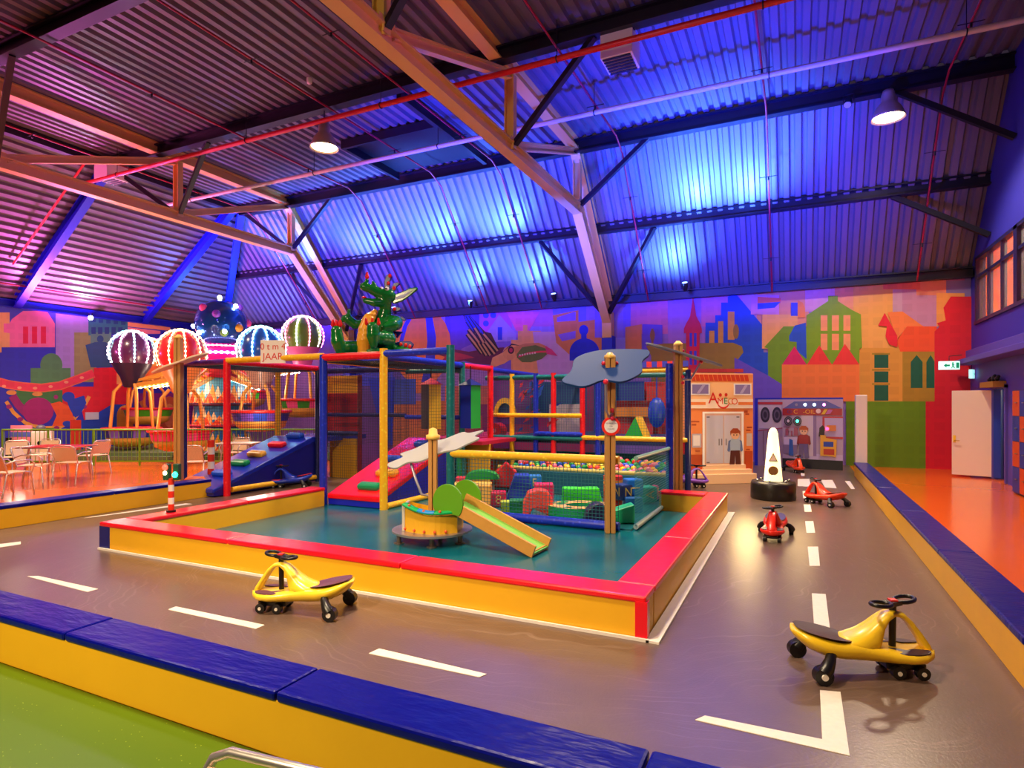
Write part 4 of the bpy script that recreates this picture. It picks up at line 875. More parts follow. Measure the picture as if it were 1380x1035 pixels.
for s in (-1, 1):
    mb = MB(); mb.bar(a0 + wv * s + up * .03 - dv * .02, a1 + wv * s + up * .03 + dv * .0, .03, .14, 0, up); obj('slide_rail', mb, PLY, bt, world=False, bev=.004)
mb = MB(); mb.bar(a1 - wv * .9 - dv * .05 + Vector((0, 0, -.02)), a1 + wv * .9 - dv * .05 + Vector((0, 0, -.02)), .09, .045); obj('slide_foot', mb, PLY, bt, world=False)
for s, cx in ((1, .3), (-1, .34)):
    cc = a0 + wv * s * 1.06 + Vector((.02 if s == 1 else .0, 0, .05)); dd = Vector((dv.x, dv.y, 0)).normalized(); r = .205
    pts = [cc + dd * r * math.cos(math.radians(t_)) + Vector((0, 0, 1)) * r * 1.05 * math.sin(math.radians(t_)) for t_ in range(-40, 222, 14)]
    mb = MB(); mb.prism(pts, wv.normalized() * .025 * s); o = obj('side_disc', mb, mat('disc_green', '#5C9A18', .45), bt, world=False, bev=.004)
# ================================================================= SOFT BLOCKS IN THE PEN
zf = .03
def blk(name, label, px, py, build, mats, rz=0.0, grp=None, z=None):
    p = gp(px, py, zf); t = thing(name, label, 'soft play block', (p.x, p.y, zf if z is None else z), YAW + rz, grp)
    for nm, mb, c in build: obj(nm, mb, mat('soft_' + c[1:], c, .4), t, world=False, bev=.02 if nm in ('block', 'cube') else 0)
    return t
def B(w, dd, h): return MB().box(-w / 2, -dd / 2, 0, w / 2, dd / 2, h)
def letter_cube(px, py, s, col, ch, label, rz=0., lc='#F4D860', z=None, rot=0):
    p = gp(px, py, zf); t = thing('letter_cube', label, 'soft play block', (p.x, p.y, zf if z is None else z), YAW + rz, 'soft letter cubes in the pen')
    obj('cube', MB().box(-s / 2, -s / 2, 0, s / 2, s / 2, s), mat('soft_' + col[1:], col, .4), t, world=False, bev=.025)
    for u_, n_ in (((1, 0, 0), (0, -1, 0)), ((0, 1, 0), (1, 0, 0)), ((0, -1, 0), (-1, 0, 0))):
        M = frame_m(Vector((0, 0, s / 2)) + Vector(n_) * (s / 2 + .003), u_, (0, 0, 1)) @ Matrix.Rotation(rot, 4, 'Z'); mb = text_mb(ch, s * .8, M, .001); obj('lettering', mb, mat('letter_' + lc[1:], lc, .45), t, world=False)
    return t
blk('soft_block', 'large pale yellow soft bench block at the left end of the pen', 637, 678, [('block', B(.62, .4, .33), '#F4C058')], 0)
blk('soft_cushion', 'green domed soft cushion lying on the pale yellow block', 650, 668, [('cushion', MB().prism([(x, -.2, .31 + z) for x, z in arc(0, 0, .3, .15, 0, 180, 10)], (0, .35, 0)), '#12A040')], 0)
blk('soft_house', 'red soft house with a pointed roof behind the pale yellow block', 682, 663, [('block', MB().prism([(-.2, -.15, .1), (.2, -.15, .1), (.2, -.15, .38), (0, -.15, .56), (-.2, -.15, .38)], (0, .3, 0)), '#D82028'), ('base', B(.42, .3, .1), '#1A1418')], 0)
letter_cube(672, 682, .24, '#C01048', '8', 'crimson soft cube with a yellow figure beside the blue wedge')
blk('soft_wedge', 'tall blue soft wedge in the middle of the pen', 700, 676, [('block', MB().prism([(-.24, -.2, 0), (.24, -.2, 0), (.16, -.2, .46), (-.08, -.2, .46)], (0, .36, 0)), '#1038B8')], .2)
letter_cube(720, 668, .25, '#1878D8', 'E', 'bright blue soft cube with a yellow letter behind the pink cube', z=.15)
blk('soft_block', 'hot pink soft cube behind the coral arch piece', 733, 684, [('block', B(.3, .28, .38), '#F01868')], .2)
blk('soft_arch', 'coral red curved soft arch piece near the front net', 723, 697, [('block', MB().prism([(-.2, -.14, 0), (-.1, -.14, 0), (-.09, -.14, .08), (-.06, -.14, .14), (.2, -.14, .14), (.2, -.14, .0), (.24, -.14, 0), (.22, -.14, .28), (.16, -.14, .38), (.02, -.14, .41), (-.12, -.14, .37), (-.19, -.14, .22)], (0, .3, 0)), '#F04838')], .15)
blk('soft_block', 'yellow green small soft block left of the coral arch piece', 684, 690, [('block', B(.2, .2, .17), '#C8E030')], 0)
blk('soft_block', 'dark green low soft block beside the coral arch piece', 700, 691, [('block', B(.3, .24, .2), '#148A40')], .1)
blk('soft_block', 'pink flat soft block under the blue wedge', 688, 684, [('block', B(.3, .2, .08), '#F0309A')], .1)
blk('soft_block', 'lime green wide soft block behind the green ring', 783, 677, [('block', MB().prism([(-.32, -.12, 0), (.34, -.12, 0), (.29, -.12, .25), (-.3, -.12, .25)], (0, .24, 0)), '#3CE028')], .05)
n = 28; ring = MB(); ro, ri, h = .46, .2, .2
top = MB()
for i in range(n):
    a, c = 2 * math.pi * i / n, 2 * math.pi * (i + 1) / n
    P = lambda r, t_, z: (r * math.cos(t_), r * math.sin(t_) * .8, z)
    ring.add([P(ro, a, 0), P(ro, c, 0), P(ro, c, h), P(ro, a, h)], [(0, 1, 2, 3)], 0, True); ring.add([P(ri, a, 0), P(ri, c, 0), P(ri, c, h), P(ri, a, h)], [(3, 2, 1, 0)], 0, True)
    ring.add([P(ro, c, 0), P(ro, a, 0), P(ri, a, 0), P(ri, c, 0)], [(0, 1, 2, 3)], 0)
    top.add([P(ro, a, h), P(ro, c, h), P(ri, c, h), P(ri, a, h)], [(0, 1, 2, 3)], 0)
leafs = MB()
for i in range(18):
    a = random.uniform(0, 6.3); r = random.uniform(.26, .42); s = random.uniform(.02, .05)
    leafs.add([(r * math.cos(a) + s * math.cos(t_) * 1.4, r * math.sin(a) * .8 + s * math.sin(t_), h + .002) for t_ in [k_ * 1.05 for k_ in range(6)]], [tuple(range(6))])
blk('soft_ring', 'round green soft ring with a printed tan top in the pen front', 782, 699, [('ring_side', ring, '#0CA050'), ('ring_top', top, '#E8B868'), ('leaf_print', leafs, '#20A048')], 0)
blk('soft_dome', 'dark navy half round soft block leaning on the wooden post', 805, 707, [('block', MB().prism([(x, -.12, z) for x, z in arc(0, 0, .2, .3, 0, 180, 12)], (0, .24, 0)), '#1A1440')], 0)
p = gp(826, 684, zf); t = thing('soft_cylinder', 'upright red soft cylinder just behind the wooden post', 'soft play block', tuple(p)); obj('cylinder', MB().cyl((0, 0, 0), (0, 0, .5), .15, n=20), mat('soft_red2', '#E02C1C', .4), t, world=False, bev=.02); obj('band', MB().cyl((0, 0, .38), (0, 0, .44), .153, n=20), mat('soft_F0A030', '#F0A030', .4), t, world=False)
blk('soft_block', 'flat tan soft block behind the teal letter cube', 850, 665, [('block', B(.45, .3, .2), '#E8B060')], 0)
letter_cube(840, 688, .24, '#123A80', 'N', 'navy soft cube with a letter beside the red cylinder', .5, z=.2)
letter_cube(853, 687, .25, '#0A70D8', '1', 'sky blue soft cube with a yellow figure one', .15, z=.26, rot=math.pi / 2)
blk('soft_block', 'plain blue soft cube carrying the sky blue figure cube', 853, 690, [('block', B(.26, .22, .23), '#1060B0')], .15)
letter_cube(872, 678, .25, '#0AA890', 'A', 'teal soft cube with a yellow letter A by the side net', .2, z=.06, rot=math.pi / 2)
letter_cube(886, 672, .25, '#D04898', 'B', 'pink soft cube with a letter at the far end of the side net', .1)
blk('soft_block', 'sea green ribbed soft block at the front of the side net', 838, 704, [('block', MB().prism([(-.16, -.1, 0), (.16, -.1, 0), (.16, -.1, .26), (-.16, -.1, .16)], (0, .26, 0)), '#10C080')], .6)
blk('soft_block', 'crimson small soft block just right of the teal pen post', 622, 664, [('block', B(.2, .2, .3), '#E01848')], 0)
# ball pit
bp = thing('ball_pit', 'padded ball pit box behind the toddler pen', 'ball pit', (-3.4, 10.9, 0))
mb = MB(); mb.box(-5.2, 10.3, 0, -1.95, 10.4, .42); mb.box(-5.2, 11.45, 0, -1.95, 11.55, .42); mb.box(-5.2, 10.4, 0, -5.1, 11.45, .42); mb.box(-2.05, 10.4, 0, -1.95, 11.45, .42); mb.box(-5.1, 10.4, 0, -2.05, 11.45, .3)
obj('pit_wall', mb, mat('pit_teal', '#0E5A78', .4), bp, bev=.015)
obj('pit_rail', MB().cyl((-5.2, 10.35, .45), (-1.95, 10.35, .45), .04, n=10), mat('pit_rail', '#C8B860', .4), bp)
bcol = [('red', '#E02820'), ('blue', '#1850D8'), ('yellow', '#F4C820'), ('green', '#18A048'), ('pink', '#F080A8')]
protos = {}
cnt = 0
for r in range(9):
    for cidx in range(25):
        x = -5.0 + cidx * .12 + (r % 2) * .06 + random.uniform(-.01, .01); y = 10.48 + r * .112; nm, c = random.choice(bcol)
        z = .36 + random.uniform(0, .05) + r * .022
        if nm not in protos:
            o = protos[nm] = obj('pit_ball', MB().sph((0, 0, 0), .056, 10), mat('ball_' + nm, c, .35), label='%s plastic ball in the ball pit behind the toddler pen' % nm, cat='ball', group='%s balls in the ball pit' % nm, loc=(0, 0, 0))
        else:
            o = protos[nm].copy(); COL.objects.link(o)
        o.location = (x, y, z)
# ================================================================= TRAFFIC LIGHTS AND LAMP CONE
SRED = mat('stripe_red', '#E03018', .4); SWHT = mat('stripe_white', '#EEE6E0', .4)
def striped(t, h, r, n=6):
    for i in range(n): obj('stripe', MB().cyl((0, 0, .02 + h * i / n), (0, 0, .02 + h * (i + 1) / n), r, n=16), (SRED, SWHT)[i % 2], t, world=False)
    obj('foot', MB().cyl((0, 0, 0), (0, 0, .025), r * 1.6, n=18), BLACK, t, world=False)
t = thing('traffic_light', 'toy traffic light on a striped pole standing on the red island cushion', 'traffic light', (-7.05, 4.95, BH), YAW); striped(t, .4, .034, 5)
for x, c, e, nm in ((-.05, '#FF3020', 30, 'red'), (.075, '#20F0B0', 30, 'green')):
    mb = MB(); mb.cbox((x, 0, .5), .07, .08, .2); obj('light_case', mb, mat('light_case', '#184A30', .5), t, world=False, bev=.01)
    zz = .56 if x < 0 else .47
    obj('signal_lens', MB().sph((x, -.05, zz), (.036, .02, .036), 12), mat('lens_' + nm, c, .3, emit=c, es=e * .3), t, world=False)
obj('signal_lens', MB().sph((-.05, -.05, .49), (.026, .015, .026), 10), mat('lens_white', '#FFE8C0', .3, emit='#FFE0B0', es=8), t, world=False)
p = gp(258, 668); t = thing('striped_post', 'red and white striped post behind the left barrier', 'post', (-10.1, 7.9, 0), YAW); striped(t, .95, .06, 7)
t = thing('cone_lamp', 'glowing white cone lamp on a black drum beside the lane', 'lamp', (-.39, 11.5, 0), YAW - .4)
obj('drum', MB().lathe((0, 0, 0), [(0, 0), (.36, 0), (.37, .02), (.37, .26), (.35, .31), (0, .31)], 36), mat('drum_black', '#1E1A16', .35), t, world=False)
sq = [(.155, .315), (.15, .34), (.078, 1.14), (.055, 1.21), (.025, 1.24)]
mb = MB(); k8 = 8
rings = [[Vector((r * math.copysign(abs(math.cos(a)) ** .6, math.cos(a)), r * math.copysign(abs(math.sin(a)) ** .6, math.sin(a)), z)) for a in [2 * math.pi * j / 24 for j in range(24)]] for r, z in sq]
strip2 = [v for g in rings for v in g]; mb.add(strip2, [(i * 24 + j, i * 24 + (j + 1) % 24, (i + 1) * 24 + (j + 1) % 24, (i + 1) * 24 + j) for i in range(4) for j in range(24)] + [tuple(range(96, 120))], 0, True)
obj('cone_shade', mb, mat('cone_glow', '#FFF4D8', .4, emit='#FFE9A0', es=1.15), t, world=False)
mb = MB(); mb.prism([(-.075, -.13, .66), (.075, -.13, .66), (0, -.115, .81)], (0, .012, 0)); obj('triangle_mark', mb, mat('cone_mark', '#7A5A40', .5), t, world=False)
mb = MB(); mb.prism([(-.052, -.133, .672), (.052, -.133, .672), (0, -.119, .78)], (0, .004, 0)); obj('triangle_centre', mb, mat('cone_mark2', '#A89090', .5), t, world=False)
mb = MB(); mb.cyl((0, -.15, .5), (0, -.132, .502), .08, n=22); obj('round_mark', mb, mat('cone_mark3', '#8A5A30', .5), t, world=False)
for i in range(6):
    a = i * math.pi / 3 + .3; mb = MB(); mb.sph((.27 * math.cos(a), .27 * math.sin(a), .325), .022, 8); obj('bolt', mb, STEEL, t, world=False)
# ================================================================= PRINTED FACADES
class Board:
    """flat printed board: places photo pixels on the board's own plane"""
    def __init__(s, parent, p0, p1, z0, z1, px0, px1, py0, py1):
        s.t = parent; s.p0, s.p1 = Vector(p0), Vector(p1); s.z = (z0, z1); s.px = (px0, px1); s.py = (py0, py1); s.u = (s.p1 - s.p0).normalized(); s.n = Vector((s.u.y, -s.u.x, 0)); s.k = 1
    def pt(s, x, y, off):
        a = (x - s.px[0]) / (s.px[1] - s.px[0]); b = (y - s.py[0]) / (s.py[1] - s.py[0]); v = s.p0.lerp(s.p1, a); v = v + s.n * off
        return Vector((v.x, v.y, s.z[1] + (s.z[0] - s.z[1]) * b))
    def poly(s, name, col, pts, emit=0, th=.0015):
        off = .004 + s.k * .0012; s.k += 1; vs = [s.pt(x, y, off) for x, y in pts]; mb = MB(); mb.prism(vs, s.n * -.001)
        m = mat('print_%s%s' % (col[1:], '_lit' if emit else ''), col, .4, emit=col if emit else None, es=emit); obj(name, mb, m, s.t)
    def rect(s, name, col, x0, y0, x1, y1, emit=0): s.poly(name, col, [(x0, y0), (x1, y0), (x1, y1), (x0, y1)], emit)
    def ell(s, name, col, cx, cy, rx, ry=None, emit=0): s.poly(name, col, arc(cx, cy, rx, ry or rx, 0, 360, 18)[:-1], emit)
    def multi(s, name, col, polys):
        off = .004 + s.k * .0012; s.k += 1; mb = MB()
        for pts in polys: mb.prism([s.pt(x, y, off) for x, y in pts], s.n * -.001)
        obj(name, mb, mat('print_' + col[1:], col, .4), s.t)
    def text(s, name, col, ch, x, y, hpx, sx=1.0):
        off = .004 + s.k * .0012; s.k += 1; zpp = (s.z[1] - s.z[0]) / (s.py[1] - s.py[0])
        M = frame_m(s.pt(x, y, off), s.u, (0, 0, 1)) @ Matrix.Diagonal((sx, 1, 1, 1)); obj(name, text_mb(ch, hpx * zpp * 1.4, M, .0004), mat('print_' + col[1:], col, .4), s.t)
def r4(a, b, c, d): return [(a, b), (c, b), (c, d), (a, d)]
def toy_figure(Bd, cx, top, h, skin, hair, shirt, legs, sleeve):
    """printed toy figure, h px tall"""
    s = h / 54.0; X = lambda v: cx + v * s; Y = lambda v: top + v * s
    Bd.multi('figure_arms', sleeve, [[(X(-9), Y(17)), (X(-5), Y(15)), (X(-5), Y(26)), (X(-8), Y(32)), (X(-10.5), Y(30))], [(X(9), Y(17)), (X(5), Y(15)), (X(5), Y(26)), (X(8), Y(32)), (X(10.5), Y(30))]])
    Bd.poly('figure_legs', legs, [(X(-6), Y(28)), (X(6), Y(28)), (X(8), Y(53)), (X(1.2), Y(54)), (X(0), Y(36)), (X(-1.2), Y(54)), (X(-8), Y(53))])
    Bd.poly('figure_shirt', shirt, [(X(-5.5), Y(14.5)), (X(5.5), Y(14.5)), (X(7), Y(20)), (X(6.5), Y(30)), (X(-6.5), Y(30)), (X(-7), Y(20))])
    Bd.ell('figure_face', skin, X(0), Y(9), 5.6 * s, 6 * s)
    Bd.poly('figure_hair', hair, [(X(-6.5), Y(10)), (X(-6.8), Y(4)), (X(-3), Y(0)), (X(3), Y(0)), (X(6.8), Y(4)), (X(6.5), Y(10)), (X(5), Y(6.5)), (X(0), Y(7.2)), (X(-5), Y(6.5))])
    Bd.multi('figure_eyes', '#201818', [arc(X(-2), Y(9), .8 * s, 1 * s, 0, 360, 8)[:-1], arc(X(2), Y(9), .8 * s, 1 * s, 0, 360, 8)[:-1]])
p0 = gp(928, 652); p1 = gp(1015, 650); p0.z = p1.z = 0
t = thing('shop_facade', 'peach toy shop front board with red lettering and a printed figure', 'facade board', ((p0.x + p1.x) / 2, (p0.y + p1.y) / 2, 0))
z1 = EYE + 42 * (-SN * p0.x + CS * p0.y) / FPX
u = (p1 - p0).normalized(); back = Vector((-u.y, u.x, 0))
mb = MB(); mb.prism([p0, p1, p1 + back * .35, p0 + back * .35], (0, 0, z1)); obj('board', mb, mat('facade_peach', '#F09450', .5), t, bev=.004)
F = Board(t, p0, p1, 0, z1, 928, 1015, 503, 651)
F.rect('wall_print', '#F8C088', 929, 515, 1014, 545); F.rect('side_print', '#F08A4A', 929, 552, 1014, 612); F.rect('brick_print', '#C04A18', 929, 612, 946, 640); F.rect('brick_print', '#C04A18', 1003, 608, 1014, 640)
F.multi('roof_tiles', '#D04020', [[(930 + i * 6, 504.5), (935 + i * 6, 504.5), (937 + i * 6, 513), (932 + i * 6, 513)] for i in range(13)]); F.rect('roof_edge', '#F4B080', 929, 502.5, 1014, 504.5)
F.rect('window_frame_print', '#F4EEF0', 930.5, 516.5, 956, 532); F.rect('window_print', '#8A7AB0', 932.5, 518, 954, 530.5); F.rect('window_frame_print', '#F4EEF0', 988, 516.5, 1012, 532); F.rect('window_print', '#8A7AB0', 990, 518, 1010.5, 530.5)
F.multi('window_shine', '#B4A8D0', [[(938, 530), (946, 518.5), (950, 518.5), (942, 530)], [(996, 530), (1003, 518.5), (1007, 518.5), (1000, 530)]])
F.rect('stripe_print', '#F8E0C8', 929, 537.5, 1014, 550); F.rect('stripe_print', '#F0843C', 929, 541.5, 950, 545.5); F.rect('stripe_print', '#F0843C', 994, 541.5, 1014, 545.5)
F.text('lettering', '#E02818', 'A', 960, 537, 15); F.text('lettering', '#E02818', 'M', 969.6, 540.5, 8.5); F.text('lettering', '#2A8A40', 'E', 976.8, 540.5, 8.5); F.text('lettering', '#E89A18', 'C', 983, 541, 8.5); F.text('lettering', '#E8501C', 'O', 988.8, 541, 8.5)
F.multi('logo_eyes', '#D02818', [arc(969.5, 532, 2.1, 2.4, 0, 360, 10)[:-1], arc(977.2, 531.8, 2.1, 2.4, 0, 360, 10)[:-1]])
sm = arc(973.5, 541, 8.5, 9.5, 15, 165, 12); F.poly('logo_smile', '#E02818', sm + [(x + .0, y - 2.2) for x, y in sm[::-1]])
F.rect('door_frame_print', '#F8F0EC', 945.5, 554.5, 1001, 626); F.rect('door_frame_line', '#D8A890', 948.5, 557, 998, 626); F.rect('door_pane_print', '#C4BCD0', 950.5, 559.5, 973.4, 624); F.rect('door_pane_print', '#D0C6D4', 974.4, 559.5, 996, 624)
F.multi('door_handle_print', '#70606A', [r4(967, 591, 968.2, 600), r4(970.5, 591, 971.7, 600), r4(976.5, 591, 977.7, 600), r4(951, 561, 955, 562.5), r4(951, 622, 955, 623.4), r4(991, 561, 995, 562.5)])
F.rect('poster_print', '#B8A8B8', 931.5, 584, 944, 602.5); F.rect('poster_print', '#E8DCE0', 933, 586, 942, 600); F.rect('poster_print', '#C8B0A8', 1004.5, 584, 1012, 601)
F.multi('brick_marks', '#B04A20', [r4(929, 567, 941, 568.8), r4(931, 571, 937, 573), r4(1001, 553, 1006, 556), r4(1003, 557, 1008, 559), r4(1005, 575, 1012, 577), r4(1004, 579, 1010, 581), r4(936, 606, 942, 608), r4(1004, 605, 1009, 607)])
toy_figure(F, 989, 577, 54, '#F0B890', '#A84A20', '#A8B8D0', '#5A2A1C', '#6878A8')
STEP = mat('step_print', '#F4C8A0', .5)
for a, b, c, dd, o_ in ((928, 1015, 638, 651, .14), (939, 1010, 632, 638.5, .1), (946, 1003, 626, 632.5, .06)):
    q = [F.pt(a, dd, 0), F.pt(b, dd, 0), F.pt(b, dd, o_), F.pt(a, dd, o_)]; top = F.pt(a, c, 0).z; mb = MB(); mb.prism(q, (0, 0, top - q[0].z)); obj('step', mb, STEP, t, bev=.008)
# service station board at the end of the lane
p1 = gp(1136, 634); p0 = Vector((-.36, 17.35, 0)); p1.z = 0
t = thing('garage_facade', 'lilac toy fuel station board at the end of the lane', 'facade board', ((p0.x + p1.x) / 2, (p0.y + p1.y) / 2, 0))
z1 = EYE + 7 * (-SN * p1.x + CS * p1.y) / FPX; u = (p1 - p0).normalized(); back = Vector((-u.y, u.x, 0))
mb = MB(); mb.prism([p0, p1, p1 + back * .06, p0 + back * .06], (0, 0, z1)); obj('board', mb, mat('garage_lilac', '#B49ABC', .5), t)
G = Board(t, p0, p1, 0, z1, 1061, 1136, 536, 634)
mb = MB(); mb.prism([p0 - back * .03, p1 - back * .03, p1, p0], (0, 0, .24)); obj('skirt', mb, mat('garage_skirt', '#14101C', .5), t)
G.rect('floor_print', '#C0A8D4', 1061, 613, 1136, 621); G.rect('wall_print', '#CDB6CC', 1085, 558, 1102, 616); G.rect('column_print', '#8A6EA0', 1100, 558, 1104, 616); G.rect('frame_print', '#B83040', 1111.5, 560, 1136, 591); G.rect('window_print', '#B8A4D4', 1114, 562, 1136, 588)
G.poly('canopy_print', '#5A5CA8', [(1062, 549), (1076, 539), (1116, 538), (1135, 548.5)]); G.rect('fascia_print', '#A82838', 1061, 549, 1135, 558.5)
G.text('lettering', '#F0A838', 'C', 1078, 553.8, 6); G.text('lettering', '#5A3890', 'O', 1070, 553.8, 5.5); G.text('lettering', '#F0A838', '-OIL', 1095, 553.8, 6)
G.ell('round_logo', '#E8C8D0', 1106.5, 552.5, 3, 3.4); G.poly('stripe_logo', '#E0B030', [(1110, 557), (1114, 550), (1118, 550), (1114, 557)]); G.poly('stripe_logo', '#C060B0', [(1115, 557), (1119, 550), (1124, 551), (1121, 556)])
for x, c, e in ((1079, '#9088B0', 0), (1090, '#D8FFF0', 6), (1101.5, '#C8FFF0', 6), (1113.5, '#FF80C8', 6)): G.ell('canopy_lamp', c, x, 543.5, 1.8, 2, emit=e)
for x, e in ((1068.6, 0), (1080.3, 1)):
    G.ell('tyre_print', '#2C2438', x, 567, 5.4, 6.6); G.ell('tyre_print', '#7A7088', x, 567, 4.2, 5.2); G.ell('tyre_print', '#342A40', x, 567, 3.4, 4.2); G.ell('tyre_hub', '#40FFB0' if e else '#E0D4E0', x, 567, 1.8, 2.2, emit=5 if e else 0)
G.multi('shelf_print', '#A0506A', [r4(1062, 575, 1082, 576), r4(1065, 578, 1069, 588), r4(1072, 581, 1074, 589), r4(1076, 577, 1081, 588)]); G.rect('bin_print', '#C8B4DC', 1063, 590, 1081, 601); G.rect('counter_print', '#806890', 1062, 601, 1080, 614); G.poly('ladder_print', '#2858B8', [(1070, 592.5), (1074.5, 594), (1075.5, 617), (1069.5, 616)])
toy_figure(G, 1088.5, 573.5, 46, '#E8B090', '#B85028', '#A02834', '#6A5A8A', '#8A2030')
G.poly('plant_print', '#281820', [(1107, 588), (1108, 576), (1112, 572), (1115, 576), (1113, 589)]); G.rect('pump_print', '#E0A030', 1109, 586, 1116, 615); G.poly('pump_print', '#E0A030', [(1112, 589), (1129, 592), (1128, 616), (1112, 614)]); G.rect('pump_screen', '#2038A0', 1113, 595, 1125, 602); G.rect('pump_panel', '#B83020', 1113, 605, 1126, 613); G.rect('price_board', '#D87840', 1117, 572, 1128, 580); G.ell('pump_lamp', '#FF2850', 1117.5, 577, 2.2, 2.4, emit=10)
w0 = Vector((-1.05, 17.55, 0)); mb = MB(); u2 = (p0 - w0).normalized(); bk = Vector((-u2.y, u2.x, 0)); mb.prism([w0, p0, p0 + bk * .05, w0 + bk * .05], (0, 0, z1 + .0)); obj('wing_board', mb, mat('garage_lilac2', '#B0A0C0', .5), t)
W = Board(t, w0, p0, 0, z1, 1035, 1061, 537, 618)
W.rect('wing_edge', '#1A28C0', 1035, 537, 1038, 618); W.rect('wing_edge', '#B83040', 1038, 540, 1061, 543); W.rect('wing_print', '#C8B8CC', 1039, 544, 1060, 572); W.poly('wing_print', '#9A7EA0', [(1038, 575), (1061, 571), (1061, 618), (1038, 618)]); W.poly('rail_print', '#A04868', [(1038, 574.5), (1061, 570.5), (1061, 572), (1038, 576)])
for x in (1045, 1056): W.ell('tyre_print', '#3A3448', x, 555.5, 4.4, 9.5); W.ell('tyre_print', '#6A6078', x, 555.5, 2.8, 6.5); W.ell('tyre_print', '#3A3448', x, 555.5, 1.6, 4)
W.multi('rail_print', '#806080', [r4(x, 574, x + .8, 612) for x in (1043, 1047, 1051, 1055)])
mb = MB(); mb.prism([w0 - bk * .0 + Vector((0, 0, z1)), p0 + Vector((0, 0, z1)), p0 + bk * .05 + Vector((0, 0, z1)), w0 + bk * .05 + Vector((0, 0, z1))], (0, 0, .045)); mb.prism([p0 + Vector((0, 0, z1)), p1 + Vector((0, 0, z1)), p1 + back * .06 + Vector((0, 0, z1)), p0 + back * .06 + Vector((0, 0, z1))], (0, 0, .045)); obj('top_edge', mb, mat('garage_blue', '#1020B8', .45), t)
c0 = gp(1142, 637); mb = MB(); mb.box(-.12, -.12, 0, .12, .12, EYE + 12 * 15 / FPX); 
obj('corner_pillar', mb, mat('pillar_cream', '#E8D8D0', .5), label='white padded pillar beside the fuel station board', cat='pillar', loc=(1.33, 16.15, 0), world=False, bev=.02, kind='thing')
# "0 t m 4 JAAR" sign
c = onY(368, 474, YS - .09); k = (-SN * c.x + CS * c.y) / FPX; t = thing('age_sign', 'white sign with red lettering hung on the yellow top rail', 'sign', tuple(c)); w, h = 34 * k * 1.03, 31 * k
u = (CS * .9 + .1, SN * .75, 0); uu = Vector(u).normalized(); nn = Vector((uu.y, -uu.x, 0))
mb = MB(); mb.bar(c - uu * w / 2, c + uu * w / 2, .015, h); obj('sign_board', mb, mat('sign_board', '#F2E4DC', .5), t)
M = frame_m(c + nn * .009, uu, (0, 0, 1)); obj('lettering', text_mb('0 t m 4', .155, M @ Matrix.Translation((0, .085, 0)), .001), mat('sign_lettering', '#D83A28', .5), t); mb = MB(); mb.ext(text_mb('JAAR', .165, M @ Matrix.Translation((0, -.085, 0)), .001)); obj('lettering', mb, mat('sign_lettering', '#D83A28', .5), t)
